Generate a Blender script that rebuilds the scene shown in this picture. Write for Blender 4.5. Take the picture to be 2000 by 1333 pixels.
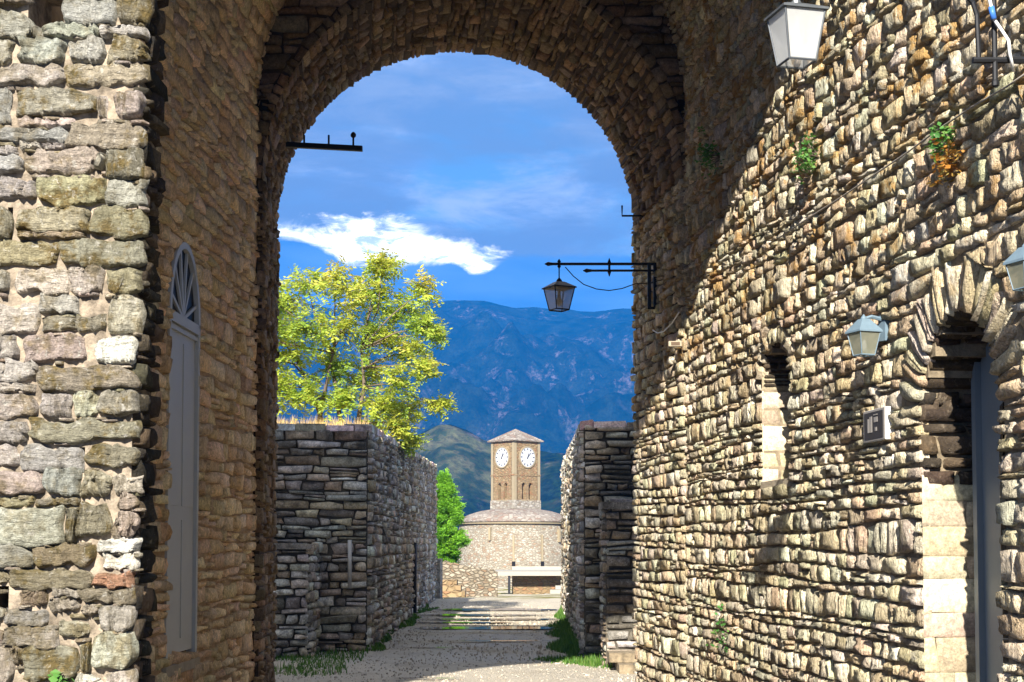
import bpy, bmesh, math, random
import numpy as np
from mathutils import Vector, Matrix, noise as mnoise

for o in list(bpy.data.objects): bpy.data.objects.remove(o)
SC = bpy.context.scene
COL = SC.collection
R = math.radians

# ------------------------------------------------------------------ camera
FPX, CZ, TILT, HORY = 2889.0, 1.9, R(3.0), 1060.0       # focal length in photo pixels, eye height, tilt, horizon row
Y0P = HORY - math.tan(TILT) * FPX                        # row of the optical axis
cam_d = bpy.data.cameras.new('camera'); cam = bpy.data.objects.new('camera', cam_d); COL.objects.link(cam)
cam_d.sensor_width = 36; cam_d.lens = FPX / 2000 * 36
cam_d.shift_y = (Y0P - 666.5) / 2000
cam_d.clip_start = .1; cam_d.clip_end = 20000
cam.location = (0, 0, CZ); cam.rotation_euler = (math.pi / 2 + TILT, 0, 0)
SC.camera = cam

# ------------------------------------------------------------------ light
SUN_T = Vector((.14, 1.0, -.55)).normalized()            # direction the sunlight travels
SUN_EL = math.asin(-SUN_T.z)
sun_d = bpy.data.lights.new('sun', 'SUN'); sun_d.energy = 5.0; sun_d.angle = R(.5); sun_d.color = (1, .93, .82)
sun = bpy.data.objects.new('sun', sun_d); COL.objects.link(sun)
sun.rotation_euler = SUN_T.to_track_quat('-Z', 'Y').to_euler()
SC.view_settings.view_transform = 'Standard'; SC.view_settings.look = 'None'
SC.view_settings.gamma = 1; SC.view_settings.use_curve_mapping = False
SC.view_settings.exposure = 1.4
SC.cycles.max_bounces = 6; SC.cycles.diffuse_bounces = 4; SC.cycles.transparent_max_bounces = 12
SC.cycles.volume_bounces = 0
SKY_S = .085

class NT:
    """tiny node helper"""
    def __init__(s, tree): s.t = tree; s.n = tree.nodes; s.n.clear()
    def __call__(s, kind, **kw):
        nd = s.n.new(kind); ins = kw.pop('i', {})
        for k, v in kw.items(): setattr(nd, k, v)
        for k, v in ins.items(): s.set(nd.inputs[k], v)
        return nd
    def set(s, sock, v):
        if hasattr(v, 'is_output'): s.t.links.new(v, sock)
        else: sock.default_value = v
    def math(s, op, a, b=0.0, c=None, clamp=False):
        nd = s.n.new('ShaderNodeMath'); nd.operation = op; nd.use_clamp = clamp
        s.set(nd.inputs[0], a); s.set(nd.inputs[1], b)
        if c is not None: s.set(nd.inputs[2], c)
        return nd.outputs[0]
    def mix(s, f, a, b, blend='MIX'):
        nd = s.n.new('ShaderNodeMix'); nd.data_type = 'RGBA'; nd.blend_type = blend
        s.set(nd.inputs[0], f); s.set(nd.inputs[6], a); s.set(nd.inputs[7], b)
        return nd.outputs[2]
    def sstep(s, x, a, b, lo=0., hi=1.):
        nd = s.n.new('ShaderNodeMapRange'); nd.interpolation_type = 'SMOOTHSTEP'
        s.set(nd.inputs[0], x)
        for k, v in ((1, a), (2, b), (3, lo), (4, hi)): s.set(nd.inputs[k], v)
        return nd.outputs[0]
    def noise(s, vec, scale, detail=4, rough=.55, dist=0., out=0):
        nd = s.n.new('ShaderNodeTexNoise'); s.set(nd.inputs['Vector'], vec)
        nd.inputs['Scale'].default_value = scale; nd.inputs['Detail'].default_value = detail
        nd.inputs['Roughness'].default_value = rough; nd.inputs['Distortion'].default_value = dist
        return nd.outputs[out]
    def vmul(s, vec, v):
        nd = s.n.new('ShaderNodeVectorMath'); nd.operation = 'MULTIPLY'
        s.set(nd.inputs[0], vec); s.set(nd.inputs[1], v); return nd.outputs[0]

def c4(c): return (c[0], c[1], c[2], 1.)

# ------------------------------------------------------------------ sky with broken cloud
world = bpy.data.worlds.new('World'); SC.world = world; world.use_nodes = True
def build_sky():
    g = NT(world.node_tree)
    out = g('ShaderNodeOutputWorld'); bg = g('ShaderNodeBackground'); bg.inputs[1].default_value = SKY_S
    sky = g('ShaderNodeTexSky', sky_type='NISHITA', sun_disc=False, sun_elevation=SUN_EL,
            sun_rotation=math.atan2(-SUN_T.x, -SUN_T.y) % (2 * math.pi), altitude=300, air_density=1.3, dust_density=.4, ozone_density=3.0)
    tc = g('ShaderNodeTexCoord'); d = tc.outputs['Generated']
    xyz = g('ShaderNodeSeparateXYZ', i={0: d})
    x, y, z = xyz.outputs
    hor = g.math('SQRT', g.math('ADD', g.math('MULTIPLY', x, x), g.math('MULTIPLY', y, y)))
    el = g.math('DIVIDE', z, g.math('MAXIMUM', hor, .02))
    az = g.math('ARCTAN2', x, y)
    k = .56 / SKY_S
    base = g.mix(1.0, sky.outputs[0], (.31, .455, .60, 1), 'MULTIPLY')
    cv = g('ShaderNodeCombineXYZ', i={0: az, 1: el, 2: 0.}).outputs[0]
    # veil of grey-blue cloud
    n1 = g.noise(g.vmul(cv, (4.2, 12., 1)), 1.7, 8, .62, .4)
    veil = g.math('MULTIPLY', g.sstep(n1, .36, .56), .9)
    nv = g.noise(g.vmul(cv, (7., 20., 1)), 1.5, 9, .66, .5)
    colr = g.mix(veil, base, g.mix(g.sstep(nv, .38, .64), (.17 * k, .30 * k, .56 * k, 1), (.38 * k, .48 * k, .66 * k, 1)))
    ng = g.noise(g.vmul(cv, (3., 11., 1)), 2.1, 7, .6, .3); gm = g.math('MULTIPLY', g.sstep(ng, .36, .56), g.sstep(el, .36, .22, .5, .92)); colr = g.mix(gm, colr, (.16 * k, .255 * k, .43 * k, 1))
    nd = g('ShaderNodeVectorMath', operation='ADD', i={0: g.vmul(d, (1., 1., 1.7)), 1: (3.1, .4, 1.2)}).outputs[0]
    fill_cloud = g.sstep(g.noise(nd, 1.9, 7, .58, .2), .40, .54)  # bright overhead cloud, mostly above the view, added as neutral fill light
    colr = g.mix(g.math('MULTIPLY', fill_cloud, g.sstep(el, .30, .75)), colr, (1.05 * k, 1.0 * k, .94 * k, 1))
    n2 = g.noise(g.vmul(cv, (9., 20., 1)), 2.6, 9, .66, .5)
    # bright cloud band low over the range, its edges torn by noise
    edge = g.math('MULTIPLY', g.math('SUBTRACT', n2, .5), .055)
    fc = g('ShaderNodeFloatCurve'); cu = fc.mapping.curves[0]
    # top edge of the low cloud bank against azimuth (-.25 .. .25 rad mapped to 0..1)
    pts = [(0, .62), (.10, .60), (.185, .735), (.255, .56), (.30, .42), (.37, .44), (.42, .47), (.452, .36), (.475, .44), (.505, .56), (.58, .56), (.70, .58), (.85, .5), (1, .55)]
    cu.points[0].location = pts[0]; cu.points[1].location = pts[-1]
    for p in pts[1:-1]: cu.points.new(*p)
    for p in cu.points: p.handle_type = 'AUTO'
    fc.mapping.update()
    g.set(fc.inputs['Value'], g.math('ADD', g.math('MULTIPLY', az, 2.), .5))
    bank_top = g.math('ADD', g.math('MULTIPLY', fc.outputs[0], .06), g.math('ADD', .162, g.math('MULTIPLY', edge, .22)))
    fc2 = g('ShaderNodeFloatCurve'); cu = fc2.mapping.curves[0]      # top edge of the bright cloud against azimuth
    pts = [(0, .45), (.12, .62), (.19, .74), (.26, .80), (.33, .86), (.40, .70), (.46, .58), (.50, .36), (.56, .22), (.64, .30), (.72, .40), (.86, .62), (1, .45)]
    cu.points[0].location = pts[0]; cu.points[1].location = pts[-1]
    for p in pts[1:-1]: cu.points.new(*p)
    fc2.mapping.update()
    g.set(fc2.inputs['Value'], g.math('ADD', g.math('MULTIPLY', az, 2.), .5))
    hi_band = g.math('ADD', g.math('ADD', .170, g.math('MULTIPLY', fc2.outputs[0], .056)), edge)
    white = g.math('MULTIPLY', g.sstep(el, g.math('SUBTRACT', hi_band, .010), g.math('ADD', hi_band, .005), 1., 0.),
                   g.sstep(g.noise(g.vmul(cv, (6, 16., 1)), 2.4, 5, .6), .28, .42))
    n3 = g.noise(g.vmul(cv, (9., 24., 1)), 3.4, 9, .68, .6)
    wcol = g.mix(g.sstep(n3, .46, .62), (1.9 * k, 1.85 * k, 1.8 * k, 1), (.62 * k, .76 * k, 1.0 * k, 1))
    colr = g.mix(white, colr, wcol)
    bank = g.sstep(g.math('SUBTRACT', bank_top, el), -.002, .003)
    bn = g.noise(g.vmul(cv, (2., 12., 1)), 3., 5, .5)
    bcol = g.mix(g.sstep(bn, .35, .7), (.07 * k, .22 * k, .54 * k, 1), (.14 * k, .31 * k, .64 * k, 1))
    colr = g.mix(bank, colr, bcol)
    g.set(bg.inputs[0], colr); g.t.links.new(bg.outputs[0], out.inputs[0])
build_sky()

# ------------------------------------------------------------------ helpers
def at(px, py, Y):
    """world point seen at photo pixel (px,py) that lies at distance Y"""
    u, v = (px - 1000) / FPX, (Y0P - py) / FPX
    s = Y / (math.cos(TILT) - v * math.sin(TILT))
    return Vector((s * u, Y, CZ + s * (math.sin(TILT) + v * math.cos(TILT))))
def proj(p):
    dy, dz = p[1], p[2] - CZ
    f = dy * math.cos(TILT) + dz * math.sin(TILT); v = -dy * math.sin(TILT) + dz * math.cos(TILT)
    if f < .2: return None
    return (1000 + FPX * p[0] / f, Y0P - FPX * v / f)

MATS = {}
def link(name, me, mat=None, parent=None):
    o = bpy.data.objects.new(name, me); COL.objects.link(o)
    if mat is not None: me.materials.append(mat)
    if parent is not None: o.parent = parent
    return o
def mesh(name, vs, fs, smooth=False):
    me = bpy.data.meshes.new(name); me.from_pydata([tuple(v) for v in vs], [], fs)
    if smooth: me.polygons.foreach_set('use_smooth', [True] * len(me.polygons))
    me.update(); return me
def empty(name, label=None, cat=None, group=None, loc=(0, 0, 0)):
    o = bpy.data.objects.new(name, None); COL.objects.link(o); o.location = loc; o.empty_display_size = .2
    return tag(o, label, cat, group)
def tag(o, label=None, cat=None, group=None, kind=None):
    if label: o['label'] = label
    if cat: o['category'] = cat
    if group: o['group'] = group
    if kind: o['kind'] = kind
    return o

class MB:
    """collects shapes for one mesh object"""
    def __init__(s): s.v = []; s.f = []; s.c = []
    def add(s, vs, fs):
        n = len(s.v); s.v += [tuple(v) for v in vs]; s.f += [tuple(i + n for i in f) for f in fs]; return s
    def box(s, x0, x1, y0, y1, z0, z1, fn=None):
        vs = [(x, y, z) for z in (z0, z1) for y in (y0, y1) for x in (x0, x1)]
        if fn: vs = [fn(*v) for v in vs]
        return s.add(vs, [(0, 2, 3, 1), (4, 5, 7, 6), (0, 1, 5, 4), (2, 6, 7, 3), (0, 4, 6, 2), (1, 3, 7, 5)])
    def tube(s, pts, r, n=8):
        pts = [Vector(p) for p in pts]; rings = []
        for i, p in enumerate(pts):
            d = (pts[min(i + 1, len(pts) - 1)] - pts[max(i - 1, 0)]).normalized()
            a = d.cross(Vector((0, 0, 1)) if abs(d.z) < .95 else Vector((1, 0, 0))).normalized(); b = d.cross(a)
            rr = r[i] if isinstance(r, (list, tuple)) else r
            rings.append([p + (a * math.cos(t) + b * math.sin(t)) * rr for t in [2 * math.pi * k / n for k in range(n)]])
        vs = [q for rg in rings for q in rg]; fs = []
        for i in range(len(rings) - 1):
            for k in range(n):
                fs.append((i * n + k, i * n + (k + 1) % n, (i + 1) * n + (k + 1) % n, (i + 1) * n + k))
        fs.append(tuple(range(n - 1, -1, -1))); fs.append(tuple(range(len(vs) - n, len(vs))))
        return s.add(vs, fs)
    def lathe(s, c, prof, n=12, ax=None):
        c = Vector(c); vs = []; fs = []
        for (r, h) in prof:
            for k in range(n):
                t = 2 * math.pi * k / n; vs.append(c + Vector((r * math.cos(t), r * math.sin(t), h)))
        for i in range(len(prof) - 1):
            for k in range(n): fs.append((i * n + k, i * n + (k + 1) % n, (i + 1) * n + (k + 1) % n, (i + 1) * n + k))
        fs.append(tuple(range(n - 1, -1, -1))); fs.append(tuple(range((len(prof) - 1) * n, len(prof) * n)))
        return s.add(vs, fs)
    def build(s, name, mat, parent=None, smooth=False):
        return link(name, mesh(name, s.v, s.f, smooth), mat, parent)

# ------------------------------------------------------------------ materials
def new_mat(name):
    m = bpy.data.materials.new(name); m.use_nodes = True; g = NT(m.node_tree)
    out = g('ShaderNodeOutputMaterial'); b = g('ShaderNodeBsdfPrincipled')
    g.t.links.new(b.outputs[0], out.inputs[0]); MATS[name] = m
    b.inputs['Specular IOR Level'].default_value = .3
    return m, g, b
def mat_plain(name, col, rough=.6, metal=0., var=.12, bump=.0, scale=20):
    m, g, b = new_mat(name); pos = g('ShaderNodeNewGeometry').outputs['Position']
    n = g.noise(pos, scale, 4)
    g.set(b.inputs['Base Color'], g.mix(n, c4([c * (1 - var) for c in col]), c4([min(1, c * (1 + var)) for c in col])))
    b.inputs['Roughness'].default_value = rough; b.inputs['Metallic'].default_value = metal
    if bump:
        bp = g('ShaderNodeBump', i={'Strength': bump, 'Distance': .01, 'Height': g.noise(pos, scale * 3, 5)}); g.set(b.inputs['Normal'], bp.outputs[0])
    return m
def mat_stone(name, bed=0., moss=(.13, .115, .045), moss_amt=.5, pale=(.55, .53, .46), pale_amt=.35, bscale=1., stri=0., ochre=0., dark=.0, bdist=.02):
    """tint attribute gives each stone its own colour; noise gives grain, lichen and moss"""
    m, g, b = new_mat(name)
    pos = g('ShaderNodeNewGeometry').outputs['Position']
    tint = g('ShaderNodeAttribute', attribute_name='tint')
    n1 = g.noise(pos, 7 * bscale, 6, .65); n2 = g.noise(pos, 26 * bscale, 6, .7); n3 = g.noise(pos, 75 * bscale, 4, .7); n0 = g.noise(pos, 1.1, 3)
    col = g.mix(1., tint.outputs[0], g('ShaderNodeCombineColor', i={k: g.math('MULTIPLY', g.sstep(n2, .25, .75, .60, 1.28), g.sstep(n3, .3, .7, .78, 1.2)) for k in range(3)}).outputs[0], 'MULTIPLY')
    mm = g.math('MULTIPLY', g.sstep(n1, .46, .62), g.math('MULTIPLY', tint.outputs['Alpha'], moss_amt))
    col = g.mix(mm, col, g.mix(g.sstep(n2, .35, .65), c4(moss), c4([moss[0] * 2.1, moss[1] * 1.9, moss[2] * 1.7])))
    pl = g.math('MULTIPLY', g.sstep(g.noise(pos, 19 * bscale, 5, .7, .5), .57, .66), pale_amt)
    col = g.mix(pl, col, c4(pale))
    if ochre:
        z = g('ShaderNodeSeparateXYZ', i={0: pos}).outputs[2]
        oc = g.math('MULTIPLY', g.sstep(g.noise(pos, 3.2, 5, .7, .4), .50, .62), g.math('MULTIPLY', g.sstep(z, 2.6, 4.4), ochre))
        col = g.mix(oc, col, (.40, .22, .055, 1))
    if dark:
        dk = g.math('MULTIPLY', g.sstep(g.math('ADD', n0, g.math('MULTIPLY', n1, .4)), .62, .82), dark)
        col = g.mix(dk, col, (.035, .03, .025, 1))
    g.set(b.inputs['Base Color'], col); b.inputs['Roughness'].default_value = .93; b.inputs['Specular IOR Level'].default_value = .12
    h = g.math('ADD', g.math('MULTIPLY', n2, .6), g.math('MULTIPLY', n3, .4))
    h = g.math('ADD', h, g.math('MULTIPLY', n1, 1.0))
    if bed:
        nb = g.noise(g.vmul(pos, (6, 6, 34)), 1., 6, .7, .5); h = g.math('ADD', h, g.math('MULTIPLY', nb, bed))
        gr = g.math('MULTIPLY', g.sstep(g.math('ADD', n0, g.math('MULTIPLY', nb, .35)), .60, .78), .6); col = g.mix(g.math('MULTIPLY', gr, .75), col, (.10, .085, .045, 1)); g.set(b.inputs['Base Color'], col)
    if stri:
        ns = g.noise(g.vmul(pos, (40, 26, 5)), 1., 4, .6)
        h = g.math('ADD', h, g.math('MULTIPLY', ns, stri))
    bp = g('ShaderNodeBump', i={'Strength': 1., 'Distance': bdist, 'Height': h}); g.set(b.inputs['Normal'], bp.outputs[0])
    return m
def mat_mortar(name, col, rough=.95, sc=1., dark=.4):
    m, g, b = new_mat(name); pos = g('ShaderNodeNewGeometry').outputs['Position']
    n1 = g.noise(pos, 9 * sc, 6, .7); n2 = g.noise(pos, 60 * sc, 4, .7)
    cc = g.mix(g.sstep(n1, .3, .7), c4([c * (1 - dark) for c in col]), c4(col))
    g.set(b.inputs['Base Color'], cc); b.inputs['Roughness'].default_value = rough
    bp = g('ShaderNodeBump', i={'Strength': 1., 'Distance': .02, 'Height': g.math('ADD', n1, g.math('MULTIPLY', n2, .4))}); g.set(b.inputs['Normal'], bp.outputs[0])
    return m
mat_stone('stone_front', bed=1.1, moss=(.105, .085, .038), moss_amt=1., pale=(.58, .56, .50), pale_amt=.6, bdist=.04)
mat_stone('stone_yard', moss=(.22, .21, .11), moss_amt=.45, pale=(.74, .69, .57), pale_amt=.4, stri=1.2, ochre=.8, bdist=.04)
mat_stone('stone_dressed', moss=(.3, .24, .14), moss_amt=.3, pale=(.6, .55, .45), pale_amt=.25, bdist=.006)
mat_stone('stone_room', moss=(.14, .10, .05), moss_amt=.35, pale=(.50, .40, .28), pale_amt=.25, stri=.5)
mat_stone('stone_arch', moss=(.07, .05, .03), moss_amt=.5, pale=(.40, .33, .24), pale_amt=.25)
mat_stone('stone_lane', moss=(.045, .04, .028), moss_amt=.6, pale=(.66, .64, .58), pale_amt=.55, dark=.5, bdist=.035)
mat_mortar('mortar_front', (.40, .33, .25), dark=.75); mat_mortar('mortar_yard', (.30, .24, .16), dark=.6); mat_mortar('mortar_room', (.46, .32, .18))
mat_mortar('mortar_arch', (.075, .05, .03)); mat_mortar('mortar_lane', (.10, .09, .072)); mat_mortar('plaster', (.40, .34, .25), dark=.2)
mat_plain('iron', (.018, .019, .022), .5, .4, .3); mat_plain('iron_grey', (.09, .10, .11), .55, .3, .3)
mat_plain('door_grey', (.15, .185, .215), .45, 0, .10, .15, 6); mat_plain('door_light', (.44, .44, .42), .5, 0, .06, .1, 6)
mat_plain('lead_paint', (.13, .19, .24), .5, 0, .2); mat_plain('white_cable', (.78, .78, .76), .5); mat_plain('grey_cable', (.30, .27, .23), .6)
mat_plain('blue_cap', (.05, .17, .55), .4); mat_plain('sign_dark', (.035, .032, .034), .5); mat_plain('sign_frame', (.30, .28, .26), .5); mat_plain('sign_white', (.72, .72, .70), .5)
mat_plain('dark_void', (.006, .006, .007), .9); mat_plain('timber', (.10, .065, .04), .7)
mat_plain('bark', (.13, .10, .075), .9, 0, .35, .6, 12); mat_plain('pole_pale', (.50, .48, .44), .6); mat_plain('clock_white', (.44, .46, .50), .5, 0, .03); mat_plain('clock_black', (.02, .02, .03), .5)
mat_plain('slab_pale', (.31, .29, .245), .8, 0, .1, .2, 3); mat_plain('grass_dry', (.50, .37, .16), .8, 0, .35, 0, 3)
def mat_leaf(name, cols, trans=.5, scale=1.2):
    m = bpy.data.materials.new(name); m.use_nodes = True; g = NT(m.node_tree); MATS[name] = m
    out = g('ShaderNodeOutputMaterial'); pos = g('ShaderNodeNewGeometry').outputs['Position']
    t = g('ShaderNodeAttribute', attribute_name='tint')
    cr = g('ShaderNodeValToRGB'); cr.color_ramp.elements[0].color = c4(cols[0]); cr.color_ramp.elements[1].color = c4(cols[-1])
    for i, c in enumerate(cols[1:-1]): cr.color_ramp.elements.new((i + 1) / (len(cols) - 1)).color = c4(c)
    g.set(cr.inputs[0], g.math('ADD', g.math('MULTIPLY', t.outputs['Fac'], .7), g.math('MULTIPLY', g.sstep(g.noise(pos, scale, 2), .3, .7), .3)))
    b = g('ShaderNodeBsdfPrincipled'); g.set(b.inputs['Base Color'], cr.outputs[0]); b.inputs['Roughness'].default_value = .5; b.inputs['Specular IOR Level'].default_value = .3
    tr = g('ShaderNodeBsdfTranslucent'); g.set(tr.inputs[0], cr.outputs[0])
    mx = g('ShaderNodeMixShader', i={0: trans}); g.t.links.new(b.outputs[0], mx.inputs[1]); g.t.links.new(tr.outputs[0], mx.inputs[2]); g.t.links.new(mx.outputs[0], out.inputs[0])
    return m
mat_leaf('leaf_locust', [(.11, .20, .035), (.28, .42, .055), (.43, .51, .065), (.53, .51, .08), (.50, .36, .11)], .45)
mat_leaf('leaf_conifer', [(.03, .09, .010), (.10, .27, .015), (.20, .45, .03), (.28, .52, .05)], .35)
mat_leaf('leaf_grass', [(.03, .08, .012), (.06, .15, .02), (.10, .21, .03), (.16, .22, .06)], .35)
mat_leaf('leaf_dry', [(.36, .24, .09), (.50, .36, .15), (.58, .44, .20)], .3)
mat_leaf('leaf_wall', [(.04, .14, .03), (.09, .26, .06), (.18, .30, .06)], .35)
mat_leaf('leaf_rust', [(.32, .10, .02), (.48, .22, .04), (.42, .38, .12)], .35)
def mat_glass(name, col, tr=.45, rough=.35):
    m = bpy.data.materials.new(name); m.use_nodes = True; g = NT(m.node_tree); MATS[name] = m
    out = g('ShaderNodeOutputMaterial'); b = g('ShaderNodeBsdfPrincipled'); t = g('ShaderNodeBsdfTransparent'); pos = g('ShaderNodeNewGeometry').outputs['Position']
    g.set(b.inputs['Base Color'], g.mix(g.noise(pos, 18, 5, .6), c4([c * .8 for c in col]), c4(col))); b.inputs['Roughness'].default_value = rough
    tl = g('ShaderNodeBsdfTranslucent'); tl.inputs[0].default_value = c4(col)
    mx0 = g('ShaderNodeMixShader', i={0: .4}); g.t.links.new(b.outputs[0], mx0.inputs[1]); g.t.links.new(tl.outputs[0], mx0.inputs[2])
    mx = g('ShaderNodeMixShader', i={0: tr}); g.t.links.new(mx0.outputs[0], mx.inputs[1]); g.t.links.new(t.outputs[0], mx.inputs[2]); g.t.links.new(mx.outputs[0], out.inputs[0])
mat_glass('glass_dusty', (.78, .80, .80), .28); mat_glass('glass_amber', (.46, .40, .30), .4); mat_glass('glass_pale', (.34, .35, .27), .3)
def mat_pane():
    m, g, b = new_mat('pane_dark'); b.inputs['Base Color'].default_value = (.008, .009, .011, 1); b.inputs['Roughness'].default_value = .45; b.inputs['Specular IOR Level'].default_value = .15
mat_pane()

# ------------------------------------------------------------------ masonry
def smooth_noise(s, k, f): return mnoise.noise(Vector((s * f, k * 7.31, k * 1.7)))
def courses(s0, s1, z0, z1, h, w, rng, holes=(), wav=.03, freq=.35, split=.12, hvar=.35, jz=.0):
    """rubble laid in wavy courses; holes are functions z -> (a,b) or None"""
    zs = [z0]
    while zs[-1] < z1: zs.append(zs[-1] + h * rng.uniform(1 - hvar, 1 + hvar))
    n = len(zs) - 1; quads = []
    def zb(k, s):
        if k == 0: return zs[0]
        return zs[k] + wav * (smooth_noise(s, k * .13, freq) * 1.6 + .28 * smooth_noise(s + 40, k * .9, freq * 3.5))
    for k in range(n):
        zm = .5 * (zs[k] + zs[k + 1])
        segs = [(lambda z: s0, lambda z: s1, s0, s1)]
        for hf in holes:
            iv = hf(zm)
            if not iv: continue
            new = []
            for (fa, fb, a, b) in segs:
                if iv[1] <= a or iv[0] >= b: new.append((fa, fb, a, b)); continue
                ea = lambda z, hf=hf, iv=iv: (hf(z) or iv)[0]
                eb = lambda z, hf=hf, iv=iv: (hf(z) or iv)[1]
                if iv[0] > a + .03: new.append((fa, ea, a, iv[0]))
                if iv[1] < b - .03: new.append((eb, fb, iv[1], b))
            segs = new
        for (fa, fb, a, b) in segs:
            cuts = [a]
            while True:
                ww = w * rng.choice([.45, .7, .85, 1., 1.1, 1.3, 1.65]) * rng.uniform(.85, 1.15)
                if cuts[-1] + ww > b - .3 * w: break
                cuts.append(cuts[-1] + ww)
            cuts.append(b)
            if len(cuts) > 2 and a == s0: cuts[1] = max(a + .05, cuts[1] - rng.uniform(0, .5) * w * .6)
            sl = [rng.uniform(-.02, .02) for _ in cuts]
            for i in range(len(cuts) - 1):
                A, B = cuts[i], cuts[i + 1]
                zA, zB, zC, zD = zb(k, A), zb(k, B), zb(k + 1, B), zb(k + 1, A)
                def sx(j, zz, up):
                    if j == 0: return fa(zz)
                    if j == len(cuts) - 1: return fb(zz)
                    return cuts[j] + (sl[j] if up else -sl[j])
                q = [(sx(i, zA, 0), zA), (sx(i + 1, zB, 0), zB), (sx(i + 1, zC, 1), zC), (sx(i, zD, 1), zD)]
                if q[1][0] - q[0][0] < .02 and q[2][0] - q[3][0] < .02: continue
                if jz: q = [(a_, b_ + rng.uniform(-jz, jz)) for a_, b_ in q]
                if rng.random() < split and (zC - zA) > .6 * h:
                    t0, t1 = rng.uniform(.35, .65), rng.uniform(.35, .65)
                    L = tuple(q[0][m] + (q[3][m] - q[0][m]) * t0 for m in (0, 1)); Rr = tuple(q[1][m] + (q[2][m] - q[1][m]) * t1 for m in (0, 1))
                    quads.append([q[0], q[1], Rr, L]); quads.append([L, Rr, q[2], q[3]])
                else: quads.append(q)
    return quads

def stone_geo(q, mapf, rng, relief=.04, gap=.012, rnd=.25, div=(2, 2), rough=.3, sink=.05, wob=.006):
    """an uneven split-faced block on a wall surface"""
    (ax, az), (bx, bz), (cx, cz), (dx, dz) = q
    w = max(.02, .5 * (math.hypot(bx - ax, bz - az) + math.hypot(cx - dx, cz - dz))); hh = max(.02, .5 * (math.hypot(dx - ax, dz - az) + math.hypot(cx - bx, cz - bz)))
    eu, ev = min(.22, .016 / w + .012), min(.22, .014 / hh + .02)
    nI, nJ = div
    U = [0, eu] + sorted(eu + (1 - 2 * eu) * (i + rng.uniform(-.3, .3)) / nI for i in range(1, nI)) + [1 - eu, 1]
    V = [0, ev] + [ev + (1 - 2 * ev) * (i + rng.uniform(-.2, .2)) / nJ for i in range(1, nJ)] + [1 - ev, 1]
    gu, gv = min(.2, gap / w), min(.25, gap / hh)
    nu, nv = len(U), len(V); rel = relief * rng.uniform(.45, 1.5)
    tu, tv = rng.uniform(-.7, .7) * relief, rng.uniform(-.6, .4) * relief
    cr = [rng.uniform(.1, 1.0) ** 1.5 * rnd for _ in range(4)]
    ridge = [rng.uniform(-1, 1) * rough * relief * .9 for _ in U]
    wob = wob * min(1, hh / .14); seed = rng.uniform(0, 100); k1 = 1 / max(.05, hh)
    vs = []
    for j, v in enumerate(V):
        for i, u in enumerate(U):
            uu, vv = gu + u * (1 - 2 * gu), gv + v * (1 - 2 * gv)
            cu, cvv = (u - .5) * 2, (v - .5) * 2
            k = cr[(0 if u < .5 else 1) + (0 if v < .5 else 2)] * max(0, abs(cu) + abs(cvv) - 1.3) / .7
            uu = .5 + (uu - .5) * (1 - k * .4 * min(1, hh / w + .1)); vv = .5 + (vv - .5) * (1 - k * .45)
            s = (ax * (1 - uu) + bx * uu) * (1 - vv) + (dx * (1 - uu) + cx * uu) * vv
            z = (az * (1 - uu) + bz * uu) * (1 - vv) + (dz * (1 - uu) + cz * uu) * vv
            nn = mnoise.noise_vector(Vector((s * k1 * 1.7, z * k1 * 1.7, seed)))
            s += nn.x * wob * 2.2; z += nn.y * wob * 2.2
            if i in (0, nu - 1) or j in (0, nv - 1): d = -sink
            else:
                ring = (i in (1, nu - 2)) + (j in (1, nv - 2))
                d = rel * (1.0, .95, .88)[ring] + tu * (u - .5) + tv * (v - .5) + ridge[i] + rng.uniform(-1, 1) * rough * relief * .45 + nn.z * relief * rough * .6
            vs.append(mapf(s, z, d))
    fs = []
    for j in range(nv - 1):
        for i in range(nu - 1):
            a = j * nu + i; fs.append((a, a + 1, a + nu + 1, a + nu))
    return vs, fs

def orient(vs, fs, ref):
    """make the faces look towards the point ref"""
    a, b, c = [Vector(vs[i]) for i in fs[len(fs) // 2][:3]]
    if (b - a).cross(c - b).dot(Vector(ref) - a) < 0: return [tuple(reversed(f)) for f in fs]
    return fs

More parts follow.
